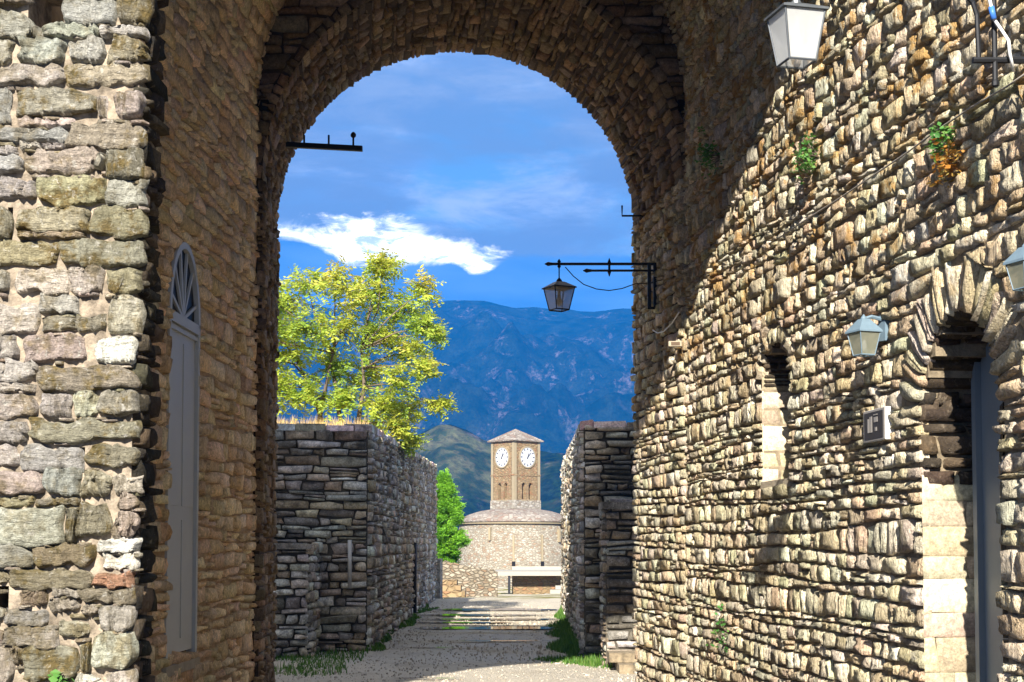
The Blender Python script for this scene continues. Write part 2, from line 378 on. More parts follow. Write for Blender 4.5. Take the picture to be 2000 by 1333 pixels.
def lay(parent, quads, mapf, mat, rng, palette, limit=300, name='stone', ref=None, relief=.04, gap=.012, div=(2, 2), rough=.3, rnd=.25, moss=(0, 1), smooth=True, wob=.006, sink=.05, stuff='rubble_stones', pre=None, cull=True):
    """build stones: the ones that show largest become children of parent, the rest one stuff part"""
    items = []
    for q in quads:
        c = [proj(mapf(s, z, 0)) for s, z in q]; area = 0
        if all(p is not None for p in c):
            xs = [min(2000, max(0, p[0])) for p in c]; ys = [min(1333, max(0, p[1])) for p in c]
            area = abs(sum(xs[i] * ys[(i + 1) % 4] - xs[(i + 1) % 4] * ys[i] for i in range(4))) / 2
        items.append((area, q))
    order = sorted(range(len(items)), key=lambda i: -items[i][0]); single = set(i for i in order[:limit] if items[i][0] > 25)
    SV, SF, ST = [], [], []
    for i, (area, q) in enumerate(items):
        pcol = pre[i] if pre else None
        vs, fs = stone_geo(q, mapf, rng, relief=relief, gap=gap, div=div, rough=rough, rnd=rnd, wob=wob, sink=sink)
        if ref is not None: fs = orient(vs, fs, ref)
        base = pcol[:3] if pcol else rng.choice(palette); k = rng.uniform(.8, 1.22)
        col = [min(1, max(0, ch * k * rng.uniform(.94, 1.06))) for ch in base]
        al = pcol[3] if pcol else rng.uniform(*moss)
        if i in single:
            me = mesh(name, vs, fs, smooth)
            at_ = me.attributes.new('tint', 'FLOAT_COLOR', 'POINT'); at_.data.foreach_set('color', (list(col) + [al]) * len(vs))
            link(name, me, mat, parent)
        else:
            n = len(SV); SV += vs; SF += [tuple(j + n for j in f) for f in fs]; ST += (list(col) + [al]) * len(vs)
    if SV:
        me = mesh(stuff, SV, SF, smooth); a_ = me.attributes.new('tint', 'FLOAT_COLOR', 'POINT'); a_.data.foreach_set('color', ST)
        o = link(stuff, me, mat, parent); o['kind'] = 'stuff'
    return len(single), len(items)

def grid_slab(ss, zs, inside, mapf, d0, d1):
    """a slab with openings: cells of the (s,z) grid whose centre passes inside()"""
    mb = MB(); idx = {}; ns, nz = len(ss), len(zs)
    keep = [[inside(.5 * (ss[i] + ss[i + 1]), .5 * (zs[j] + zs[j + 1])) for i in range(ns - 1)] for j in range(nz - 1)]
    vs = []; fs = []
    def vid(i, j, k):
        if (i, j, k) not in idx: idx[(i, j, k)] = len(vs); vs.append(tuple(mapf(ss[i], zs[j], d1 if k else d0)))
        return idx[(i, j, k)]
    K = lambda i, j: 0 <= i < ns - 1 and 0 <= j < nz - 1 and keep[j][i]
    for j in range(nz - 1):
        for i in range(ns - 1):
            if not keep[j][i]: continue
            for k in (0, 1):
                f = (vid(i, j, k), vid(i + 1, j, k), vid(i + 1, j + 1, k), vid(i, j + 1, k)); fs.append(f if not k else f[::-1])
            if not K(i - 1, j): fs.append((vid(i, j, 0), vid(i, j + 1, 0), vid(i, j + 1, 1), vid(i, j, 1)))
            if not K(i + 1, j): fs.append((vid(i + 1, j, 0), vid(i + 1, j, 1), vid(i + 1, j + 1, 1), vid(i + 1, j + 1, 0)))
            if not K(i, j - 1): fs.append((vid(i, j, 0), vid(i, j, 1), vid(i + 1, j, 1), vid(i + 1, j, 0)))
            if not K(i, j + 1): fs.append((vid(i, j + 1, 0), vid(i + 1, j + 1, 0), vid(i + 1, j + 1, 1), vid(i, j + 1, 1)))
    return vs, fs
def frange(a, b, st):
    n = max(1, int(round((b - a) / st))); return [a + (b - a) * i / n for i in range(n + 1)]

# ------------------------------------------------------------------ plan of the place (metres; the camera stands at the origin)
YF, YA, YB = 8.5, 16.0, 18.5                       # front gate wall, inner arch front and back
XR = lambda y: 3.56 - .104 * y                     # right-hand yard wall
XL = lambda y: -3.36 + .035 * y                    # left-hand wall of the gate room
ZSPR = 6.75                                        # spring of the room's vault
_nr = Vector((-1, -.104, 0)).normalized(); _nl = Vector((1, -.035, 0)).normalized()
def vault_fold(base, n, s, z, d, half):
    if z <= ZSPR: return (base[0] + n.x * d, base[1] + n.y * d, z)
    a = min(1.45, (z - ZSPR) / half); r = half - d
    inx = half - r * math.cos(a)
    return (base[0] + n.x * inx, base[1] + n.y * inx, ZSPR + r * math.sin(a))
def map_right(s, z, d): return vault_fold((XR(s), s), _nr, s, z, d, .5 * (XR(s) - XL(s))) if s > YF else (XR(s) + _nr.x * d, s + _nr.y * d, z)
def map_left(s, z, d): return vault_fold((XL(s), s), _nl, s, z, d, .5 * (XR(s) - XL(s)))

# ---- ground
def ground_z(x, y):
    z = 0.
    if y > 50: z -= 2.25 * min(1, (y - 50) / 70) ** 1.0
    if y > 120: z -= .65 * min(1, (y - 120) / 45)
    if y > 176: z -= .45 * (y - 176)
    if abs(x) > 40: z -= .3 * (abs(x) - 40)
    return z
def make_ground():
    ys = frange(-40, 14, 3) [:-1] + frange(14, 60, .5)[:-1] + frange(60, 176, 4)[:-1] + frange(176, 420, 20)
    xs = frange(-160, -8, 8)[:-1] + frange(-8, 8, .5)[:-1] + frange(8, 160, 8)
    vs = []; fs = []
    for y in ys:
        for x in xs:
            b = 0.
            if 14 < y < 70 and abs(x) < 8: b = .025 * mnoise.noise(Vector((x * .6, y * .25, 0))) + .008 * mnoise.noise(Vector((x * 2, y * 2, 4)))
            vs.append((x, y, ground_z(x, y) + b))
    nx = len(xs)
    for j in range(len(ys) - 1):
        for i in range(nx - 1): a = j * nx + i; fs.append((a, a + 1, a + nx + 1, a + nx))
    m, g, b = new_mat('gravel'); pos = g('ShaderNodeNewGeometry').outputs['Position']
    n1 = g.noise(pos, .8, 5, .6); n2 = g.noise(pos, 30, 5, .75); n3 = g.noise(pos, 120, 3, .7)
    y = g('ShaderNodeSeparateXYZ', i={0: pos}).outputs[1]
    col = g.mix(g.sstep(n2, .3, .7), (.42, .375, .29, 1), (.62, .56, .46, 1)); col = g.mix(g.math('MULTIPLY', g.sstep(n3, .48, .62), .6), col, (.64, .60, .52, 1)); col = g.mix(g.math('MULTIPLY', g.sstep(g.noise(pos, 70, 3, .7), .56, .66), .5), col, (.17, .145, .11, 1))
    col = g.mix(g.math('MULTIPLY', g.sstep(n1, .5, .7), .4), col, (.27, .22, .16, 1))
    gr = g.math('MULTIPLY', g.sstep(y, 46, 56), g.sstep(g.noise(g.vmul(pos, (.35, .1, 1)), 1.5, 4, .6), .46, .56))
    col = g.mix(gr, col, g.mix(n2, (.10, .13, .03, 1), (.30, .24, .10, 1)))
    added_cob = g('ShaderNodeTexVoronoi', feature='DISTANCE_TO_EDGE', i={'Vector': pos, 'Scale': 6.})
    col = g.mix(g.sstep(y, 17.2, 15.8), col, g.mix(g.sstep(added_cob.outputs[0], .02, .10), (.07, .06, .045, 1), g.mix(n2, (.15, .13, .10, 1), (.24, .21, .17, 1))))  # dark cobbles out of view, added to cut bounce light under the arch
    # damp hollow in the lane: darker and glossier where water stands
    wet = g.math('MULTIPLY', g.math('MULTIPLY', g.sstep(y, 21, 25), g.sstep(y, 34.5, 32.5)), g.sstep(g.noise(g.vmul(pos, (.25, .7, 1)), .9, 4, .6), .30, .50))
    col = g.mix(g.math('MULTIPLY', wet, .06), col, (.16, .145, .12, 1))
    g.set(b.inputs['Base Color'], col); g.set(b.inputs['Roughness'], g.sstep(wet, 0, 1, 1., .45)); g.set(b.inputs['Specular IOR Level'], g.sstep(wet, 0, 1, .03, .12))
    bp = g('ShaderNodeBump', i={'Strength': 1., 'Distance': .02, 'Height': g.math('ADD', n2, n3)}); g.set(b.inputs['Normal'], bp.outputs[0])
    o = link('ground', mesh('ground', vs, fs, True), m); tag(o, kind='structure')
make_ground()

# ---- right-hand yard wall
PAL_YARD = [(.64, .54, .36), (.56, .45, .29), (.70, .60, .42), (.74, .65, .49), (.52, .42, .28), (.62, .56, .42), (.66, .51, .34), (.78, .71, .56), (.48, .43, .33), (.61, .55, .38)]
DOOR = dict(a=8.21, b=9.33, spr=2.68, rise=.58, ring=.36)
SLIT = dict(a=12.16, b=13.0, spr=3.33, rise=.27, ring=.16, sill=2.42)
def arch_hole(o, extra=0., sill=None):
    c, h = .5 * (o['a'] + o['b']), .5 * (o['b'] - o['a'])
    def f(z):
        if sill is not None and z < sill: return None
        if z <= o['spr']: return (o['a'], o['b'])
        t = (z - o['spr']) / (o['rise'] + extra)
        if t >= 1: return None
        w = (h + extra) * math.sqrt(max(0, 1 - t * t)) if t > 0 else h
        return (c - w, c + w)
    return f
def voussoirs(o, n, th, rng):
    c, h = .5 * (o['a'] + o['b']), .5 * (o['b'] - o['a']); qs = []
    an = [0]
    for i in range(n): an.append(an[-1] + rng.uniform(.6, 1.4))
    an = [math.pi * a / an[-1] for a in an]
    P = lambda t, e: (c - (h + e) * math.cos(t), o['spr'] + (o['rise'] + e) * math.sin(t))
    for i in range(n):
        e = th * rng.uniform(.85, 1.1); qs.append([P(an[i + 1], 0), P(an[i], 0), P(an[i], e), P(an[i + 1], e)])
    return qs
def make_right_wall():
    rng = random.Random(11)
    w = empty('courtyard_wall', 'tall sunlit tan rubble wall with narrow door on the right', 'wall', loc=(XR(12), 12, 0))
    w.location = (0, 0, 0)
    dh, sh = arch_hole(DOOR), arch_hole(SLIT, 0, SLIT['sill'])
    ss = sorted(set(frange(4.2, 16.2, .12) + [DOOR['a'], DOOR['b'], SLIT['a'], SLIT['b']])); zs = sorted(set(frange(-.2, 8.6, .12) + [SLIT['sill']]))
    def inside(s, z):
        for hf in (dh, sh):
            iv = hf(z)
            if iv and iv[0] - .03 < s < iv[1] + .03: return False
        if s < YF and z > 6.4: return False
        return True
    v, f = grid_slab(ss, zs, inside, map_right, -.014, -.85)
    link('mortar_core', mesh('mortar_core', v, f), MATS['mortar_yard'], w)
    q = courses(5.2, 16.12, 0, 8.3, .108, .215, rng, [arch_hole(DOOR, DOOR['ring']), arch_hole(SLIT, SLIT['ring'], SLIT['sill'])], wav=.050, freq=.36, split=.07, jz=.010, hvar=.42)
    q = [k for k in q if not (k[0][0] < YF and k[2][1] > 6.3)]
    q += voussoirs(DOOR, 24, DOOR['ring'], rng) + voussoirs(SLIT, 9, SLIT['ring'], rng)
    print('yard', lay(w, q, map_right, MATS['stone_yard'], rng, PAL_YARD, 300, ref=(0, 9, 2), relief=.020, gap=.001, rough=1.1, rnd=.4, div=(3, 3), wob=.010))
    # reveals of the doorway and of the slit: dressed quoins in the thickness of the wall
    def jamb_map(sc, sgn):
        def f(t, z, d):            # t runs into the wall, d out of the jamb face
            return map_right(sc + sgn * d, z, -t)
        return f
    PQ = [(.44, .38, .26), (.48, .42, .30), (.40, .33, .22), (.37, .31, .22)]; P_SHADE = [(.05, .037, .027), (.075, .055, .036), (.04, .032, .025)]  # upper jamb and soffits: dark brown stones, darkened further to paint in shade
    for (o, sill, dep) in ((DOOR, 0, .62), (SLIT, SLIT['sill'], .34)):
        for (sc, sgn) in ((o['b'], -1), (o['a'], 1)):
            rf = tuple(map_right(.5 * (o['a'] + o['b']), 2, .4)); zq = min(o['spr'], 2.25) if o is DOOR else o['spr']
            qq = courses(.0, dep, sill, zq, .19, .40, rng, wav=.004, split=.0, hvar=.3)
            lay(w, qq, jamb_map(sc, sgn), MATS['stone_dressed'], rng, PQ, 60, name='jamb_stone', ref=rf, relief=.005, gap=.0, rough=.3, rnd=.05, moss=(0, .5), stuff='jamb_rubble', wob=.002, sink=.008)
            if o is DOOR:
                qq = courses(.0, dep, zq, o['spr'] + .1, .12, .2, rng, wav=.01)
                lay(w, qq, jamb_map(sc, sgn), MATS['stone_arch'], rng, P_SHADE, 60, name='jamb_stone', ref=rf, relief=.02, gap=.003, rough=.5, stuff='jamb_rubble')
        cc, hw = .5 * (o['a'] + o['b']), .5 * (o['b'] - o['a'])      # soffit
        ms = lambda t, p, d: map_right(cc - (hw - d) * math.cos(p / hw), o['spr'] + (o['rise'] - d) * math.sin(p / hw), -t)
        lay(w, courses(0, dep, 0, math.pi * hw, .09, .3, rng, wav=.004), ms, MATS['stone_arch'], rng, P_SHADE, 60, name='soffit_stone', ref=tuple(map_right(cc, o['spr'], -.1)), relief=.02, gap=.003, rough=.4, stuff='soffit_rubble')
    # shade-painted soffit over the doorway and blind back of the slit
    mb = MB(); c, h = .5 * (SLIT['a'] + SLIT['b']), .5 * (SLIT['b'] - SLIT['a'])
    mb.box(SLIT['a'] - .08, SLIT['b'] + .08, -.46, -.34, SLIT['sill'] - .1, SLIT['spr'] + .4, lambda s, d, z: map_right(s, z, d)); mb.build('slit_back', MATS['mortar_yard'], w)
    mb = MB(); mb.box(SLIT['a'] - .03, SLIT['b'] + .03, -.33, .015, SLIT['sill'] - .06, SLIT['sill'] + .01, lambda s, d, z: map_right(s, z, d)); mb.build('slit_sill', MATS['plaster'], w)
    return w
make_right_wall()

def make_yard_door():
    """grey boarded door deep in the arched doorway"""
    t = empty('arched_door', 'narrow blue-grey boarded door in the sunlit wall', 'door', loc=map_right(8.77, 0, -.35)); inv = Vector(t.location)
    F = lambda s, d, z: tuple(Vector(map_right(s, z, d)) - inv)
    def slab(s0, s1, d0, d1, z0, ztop, name):
        mb = MB(); c, h = .5 * (DOOR['a'] + DOOR['b']), .5 * (DOOR['b'] - DOOR['a']); n = 8; vs = []
        for d in (d0, d1):
            for i in range(n + 1):
                s = s0 + (s1 - s0) * i / n
                zt = DOOR['spr'] + DOOR['rise'] * math.sqrt(max(0, 1 - ((s - c) / h) ** 2)) * ztop
                vs += [F(s, d, z0), F(s, d, zt)]
        m = 2 * (n + 1); fs = []
        for i in range(n):
            a = 2 * i; fs += [(a, a + 1, a + 3, a + 2), (m + a, m + a + 2, m + a + 3, m + a + 1), (a + 1, m + a + 1, m + a + 3, a + 3), (a, a + 2, m + a + 2, m + a)]
        fs += [(0, m, m + 1, 1), (2 * n, 2 * n + 1, m + 2 * n + 1, m + 2 * n)]
        mb.add(vs, fs); return mb.build(name, MATS['door_grey'], t)
    slab(8.26, 8.725, -.34, -.40, .02, .96, 'door_leaf'); slab(8.745, 9.20, -.34, -.40, .02, .96, 'door_leaf')
    slab(8.715, 8.755, -.325, -.339, .03, .95, 'cover_strip'); slab(9.202, 9.26, -.30, -.40, .02, .95, 'door_frame'); slab(8.212, 8.258, -.30, -.40, .02, .95, 'door_frame')
    mb = MB(); mb.lathe(F(8.62, -.325, 1.95), [(.02, -.02), (.03, 0), (.02, .02)], 10); mb.build('door_knob', MATS['iron'], t)
    mb = MB(); mb.box(8.1, 9.45, -.66, -.62, 0, 3.4, F); mb.build('backing', MATS['dark_void'], t)
make_yard_door()

# ---- front gate wall on the left, lit by the sun
LEAN0, LEAN1 = at(283, 0, YF), at(256, 1333, YF)
def XC(z): return LEAN0.x + (z - LEAN0.z) * (LEAN1.x - LEAN0.x) / (LEAN1.z - LEAN0.z)
GC, GR, GS, GH = -.20, 2.88, 6.1, 2.38                         # front arch, out of view, widened to steer the sun patch: centre, radius, spring
def map_front(s, z, d): return (s, YF - d, z)
ST = dict(g=(.40, .39, .37, .25), m=(.20, .18, .12, 1.), y=(.29, .235, .13, .9), p=(.44, .385, .345, .4), c=(.62, .56, .47, .1), w=(.80, .76, .68, 0), o=(.52, .30, .20, .1), b=(.30, .22, .14, .7), s=(.50, .47, .40, .4))
FRONT = """-60 12 58 74 p|60 52 124 74 g|122 6 228 48 g|86 50 192 74 g|194 48 283 72 s|230 -30 286 44 m|-60 -30 60 10 s|134 -30 228 4 g
-50 76 30 124 s|33 74 128 122 g|131 78 204 120 g|212 74 281 120 m|-60 128 122 166 g|125 120 280 166 y
-50 172 25 246 g|27 174 190 224 m|191 184 212 234 p|214 170 278 234 s|34 226 142 246 p|-50 248 128 276 g|130 234 276 288 m
-40 282 34 300 s|38 278 80 292 c|84 282 126 292 p|-60 304 44 338 g|47 291 188 340 p|190 292 206 336 c|208 288 276 350 m
-40 348 67 394 g|70 344 208 402 y|210 352 275 402 g|-60 404 20 466 m|32 404 170 452 y|36 454 168 466 b|174 406 274 464 m
-50 468 112 520 y|115 468 272 522 m|-60 526 14 574 g|22 526 132 572 p|134 524 202 570 p|205 524 270 572 y
76 578 150 616 g|-50 594 76 652 p|80 616 206 648 m|212 578 268 652 s|-60 654 38 704 p|42 652 166 708 p|188 654 265 710 w
-50 706 72 742 g|-60 746 70 766 s|74 712 266 762 m|-60 768 72 818 p|76 766 140 818 g|142 766 192 816 s|194 764 266 816 m
-50 820 52 868 p|54 820 266 866 m|-60 870 34 914 g|40 868 160 918 g|168 868 262 914 m|-60 918 84 966 p|88 916 156 968 g|160 918 218 972 s|222 932 262 964 c
-60 970 66 992 y|70 972 156 990 m|-40 990 128 1066 g|132 992 150 1060 m|152 986 216 1052 m|232 964 264 994 p|234 998 260 1052 c|218 998 232 1050 s
-60 1068 66 1106 g|70 1066 184 1106 y|188 1053 262 1080 w|200 1084 260 1114 w|-30 1108 10 1150 y|14 1110 178 1150 m|180 1116 258 1148 o
34 1152 92 1184 b|100 1150 156 1166 c|96 1168 156 1198 c|158 1150 252 1180 m|-60 1192 4 1222 s|8 1188 92 1222 g|160 1180 192 1202 c|196 1182 252 1234 s
-50 1226 2 1262 p|6 1222 110 1266 p|112 1212 174 1248 s|176 1236 254 1312 s|-60 1266 20 1340 s|24 1262 42 1300 b|44 1266 146 1330 m|148 1252 174 1310 m|148 1314 202 1352 w|204 1314 256 1360 s
-60 1342 90 1390 g|94 1334 146 1390 p|148 1356 254 1400 m""".replace('\n', '|')
def make_front_wall():
    rng = random.Random(5); AV = (.40, .375, .31); mixc = lambda c: tuple(c[i] * .62 + AV[i] * .38 for i in range(3)) + (min(1, c[3] + .25),)
    w = empty('gate_wall', 'sunlit wall of large mossy grey stones at the left edge', 'wall')
    def hole(z):
        if z <= GS: return (XC(z) if z < 5.5 else GC - GR, 9)
        t = (z - GS) / GH
        return None if t >= 1 else (GC - GR * math.sqrt(1 - t * t), GC + GR * math.sqrt(1 - t * t))
    def inside(s, z):
        iv = hole(z); return not (iv and iv[0] < s < iv[1])
    zs = frange(-.2, 10.2, .1)
    def mapc(s, z, d): return (s + (XC(z) + 2.12 if z < 5.5 and s < -1.9 else 0), YF - d, z)
    def insidec(s, z): return inside(s + (XC(z) + 2.12 if z < 5.5 and s < -1.9 else 0) + .03, z)
    pits = [(at(x0, y1, YF), at(x1, y0, YF)) for (x0, y0, x1, y1) in ((62, -40, 132, 48), (196, 64, 212, 102), (-12, 1153, 33, 1192), (20, 404, 31, 466), (0, 520, 22, 528), (170, 866, 178, 920))]
    def insidec2(s, z): return insidec(s, z) and not any(a.x < s < b.x and a.z < z < b.z for a, b in pits)
    v, f = grid_slab(sorted(set(frange(-5.5, -3.2, .2) + frange(-3.2, -2.12, .03) + frange(-2.12, 3.6, .06))), frange(-.2, 10.2, .05), insidec2, mapc, -.028, -.46)
    link('mortar_core', mesh('mortar_core', v, f), MATS['mortar_front'], w)
    # thick splayed body behind the face
    v, f = grid_slab(frange(-5.5, 3.6, .1), zs, lambda s, z: inside(s + .75, z) and inside(s, z) and inside(s - .1, z), map_front, -.47, -.95)
    link('wall_body', mesh('wall_body', v, f), MATS['mortar_room'], w)
    qs, pre = [], []
    for it in FRONT.split('|'):
        a = it.split(); x0, y0, x1, y1 = map(float, a[:4]); x0 -= 2.5; x1 += 8 if x1 > 250 else 2.5; y0 -= 2; y1 += 2
        j = lambda k: rng.uniform(-k, k)
        c = [at(x0 + j(3), y1 + j(3), YF), at(x1 + j(3), y1 + j(3), YF), at(x1 + j(3), y0 + j(3), YF), at(x0 + j(3), y0 + j(3), YF)]
        qs.append([(p.x, p.z) for p in c]); pre.append(mixc(ST[a[4]]) if a[4] not in 'wo' else tuple(v * .85 for v in ST[a[4]][:3]) + (.25,))
    def mf(s, z, d): return map_front(s, z, d)
    sl = []                                            # thin chinking stones pressed into the bed joints
    for q in list(qs):
        w_ = q[1][0] - q[0][0]
        for m_ in range(rng.choice([0, 1, 1, 2])):
            a_ = q[0][0] + rng.uniform(0, .8) * w_; b_ = a_ + rng.uniform(.04, .13); z_ = q[0][1] - rng.uniform(.0, .012); h_ = rng.uniform(.018, .036)
            sl.append([(a_, z_ - h_ * .5), (b_, z_ - h_ * .5 + rng.uniform(-.008, .008)), (b_, z_ + h_ * .5), (a_, z_ + h_ * .5)])
    lay(w, sl, mf, MATS['stone_front'], rng, [(.36, .32, .26), (.30, .25, .18), (.42, .36, .30), (.24, .21, .15)], 300, name='chinking_stone', ref=(-2.5, 0, 2), relief=.018, gap=.0, div=(2, 2), rough=.7, rnd=.6, wob=.006, stuff='chinking_rubble')
    lay(w, qs, mf, MATS['stone_front'], rng, None, 300, ref=(-2.5, 0, 2), relief=.030, gap=.0, div=(14, 7), rough=.85, rnd=.7, pre=pre, wob=.018)
    # courses continuing outside the picture
    zlo, zhi, xl = at(0, 1385, YF).z, at(0, -28, YF).z, at(-55, 600, YF).x
    q2 = courses(-4.6, xl - .01, 0, 5.5, .17, .45, rng, wav=.02) + courses(xl, -2.16, 0, zlo - .02, .17, .4, rng, wav=.005)
    q2 += courses(xl, -2.07, zhi + .03, 5.5, .17, .4, rng, wav=.005)
    PF = [ST[k] for k in 'gmypsg']
    lay(w, q2, mf, MATS['stone_front'], rng, [c[:3] for c in PF], 40, ref=(-2.5, 0, 2), relief=.035, gap=.008, div=(3, 2), rough=.4)
    # dark jamb of the gateway, seen edge on
    def mj(s, z, d): return (XC(z) - .01 + d, s, z)
    q3 = courses(YF + .02, YF + .46, 0, 5.5, .13, .2, rng, wav=.02, hvar=.5, jz=.02)
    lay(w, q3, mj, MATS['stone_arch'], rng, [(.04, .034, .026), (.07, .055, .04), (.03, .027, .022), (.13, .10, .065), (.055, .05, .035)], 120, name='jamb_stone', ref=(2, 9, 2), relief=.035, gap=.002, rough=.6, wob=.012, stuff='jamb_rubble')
    # vault over the gate room and parapet above it
    vs, fs = [], []; ys = frange(9.2, 16.3, .7); ths = frange(0, math.pi, math.pi / 24)
    v, f = grid_slab(ys, ths, lambda s, z: True, lambda s, t, d: (.5 * (XR(s) + XL(s)) + (.5 * (XR(s) - XL(s)) + .03 - d) * math.cos(t), s, ZSPR + (.5 * (XR(s) - XL(s)) + .03 - d) * math.sin(t)), 0, -.35)
    link('vault', mesh('vault', v, f), MATS['mortar_arch'], w)
make_front_wall()

# ---- left-hand wall of the gate room
WIN = dict(a=12.5, b=13.55, spr=3.86, rise=.70, ring=.0, sill=.86)
PAL_ROOM = [(.72, .51, .28), (.80, .60, .35), (.66, .46, .26), (.82, .63, .40), (.74, .55, .34), (.62, .46, .28), (.78, .59, .38)]
def make_left_wall():
    rng = random.Random(23)
    w = empty('gate_room_wall', 'shaded brown rubble wall with a tall fanlight door, left of the arch', 'wall')
    wh = arch_hole(WIN, 0, WIN['sill'])
    def inside(s, z):
        iv = wh(z); return not (iv and iv[0] - .02 < s < iv[1] + .02)
    ss = sorted(set(frange(9.3, 16.2, .15) + [WIN['a'], WIN['b']])); zs = sorted(set(frange(-.2, 8.6, .12) + [WIN['sill']]))
    v, f = grid_slab(ss, zs, inside, map_left, -.008, -.8); link('mortar_core', mesh('mortar_core', v, f), MATS['mortar_room'], w)
    q = courses(11.0, 16.10, 0, 8.3, .135, .30, rng, [arch_hole(WIN, .03, WIN['sill'])], wav=.06, split=.15, jz=.022, hvar=.45)
    print('room', lay(w, q, map_left, MATS['stone_room'], rng, PAL_ROOM, 300, ref=(0, 13, 2), relief=.028, gap=.0, rough=.75, rnd=.5, wob=.016))
    # end of the room behind the splay (never in view, closes the room)
    mb = MB(); mb.box(-5.5, -3.0, 9.46, 9.9, 0, 9); mb.build('return_wall', MATS['mortar_room'], w)
make_left_wall()
def make_fan_door():
    t = empty('fanlight_door', 'tall pale grey door with half-round fanlight in the brown wall', 'door', loc=map_left(13.0, WIN['sill'], 0)); inv = Vector(t.location)
    F = lambda s, d, z: tuple(Vector(map_left(s, z, d)) - inv)
    c, h, sp, rs = 13.025, .525, WIN['spr'], WIN['rise']
    sill = WIN['sill']
    mb = MB(); mb.box(12.52, 13.53, -.06, -.02, sill + .08, sp - .02, F); mb.build('door_leaf', MATS['door_light'], t)
    for (a, b, z0, z1) in ((12.60, 12.98, sill + .2, 2.1), (13.07, 13.45, sill + .2, 2.1), (12.60, 12.98, 2.22, sp - .2), (13.07, 13.45, 2.22, sp - .2)):
        mb = MB(); mb.box(a, b, -.02, -.012, z0, z1, F); mb.build('panel', MATS['door_light'], t)
    for (a, b) in ((12.50, 12.56), (13.49, 13.55)):
        mb = MB(); mb.box(a, b, -.07, .014, sill, sp, F); mb.build('frame_post', MATS['door_light'], t)
    mb = MB(); mb.box(12.50, 13.55, -.10, .016, sp - .06, sp + .03, F); mb.build('transom', MATS['door_light'], t)
    mb = MB(); mb.box(12.50, 13.55, -.10, .005, sp - .12, sp - .085, F); mb.build('transom_moulding', MATS['door_light'], t)
    mb = MB(); n = 20; P = lambda a, e: (c - (h - e) * math.cos(a), sp + (rs - e) * math.sin(a))
    for i in range(n):
        a0, a1 = math.pi * i / n, math.pi * (i + 1) / n
        q = [P(a0, 0), P(a1, 0), P(a1, .06), P(a0, .06)]
        vs = [F(s, d, z) for d in (.016, -.035) for s, z in q]
        mb.add(vs, [(0, 1, 2, 3), (7, 6, 5, 4), (0, 4, 5, 1), (2, 6, 7, 3)])
    mb.build('arch_frame', MATS['door_light'], t)
    for a in (R(18), R(48), R(76), R(104), R(132), R(162)):
        p0, p1 = (c, sp + .02), P(a, .05); d = Vector((p1[0] - p0[0], p1[1] - p0[1])).normalized(); nx, nz = -d.y * .016, d.x * .016
        q = [(p0[0] + nx, p0[1] + nz), (p1[0] + nx, p1[1] + nz), (p1[0] - nx, p1[1] - nz), (p0[0] - nx, p0[1] - nz)]
        vs = [F(s, dd, z) for dd in (-.004, -.026) for s, z in q]
        MB().add(vs, [(0, 1, 2, 3), (7, 6, 5, 4), (0, 4, 5, 1), (1, 5, 6, 2), (2, 6, 7, 3), (3, 7, 4, 0)]).build('glazing_bar', MATS['door_light'], t)
    mb = MB(); vs = [F(c, -.028, sp)] + [F(P(math.pi * i / 16, .03)[0], -.028, P(math.pi * i / 16, .03)[1]) for i in range(17)]
    mb.add(vs, [(0, i, i + 1) for i in range(1, 17)]); mb.build('fanlight_pane', MATS['pane_dark'], t)
    mb = MB(); mb.box(12.45, 13.60, -.2, .03, sill - .09, sill - .005, F); mb.build('sill', MATS['plaster'], t)
    mb = MB(); mb.box(12.4, 13.65, -.40, -.3, sill, sp + .8, F); mb.build('backing', MATS['dark_void'], t)
make_fan_door()

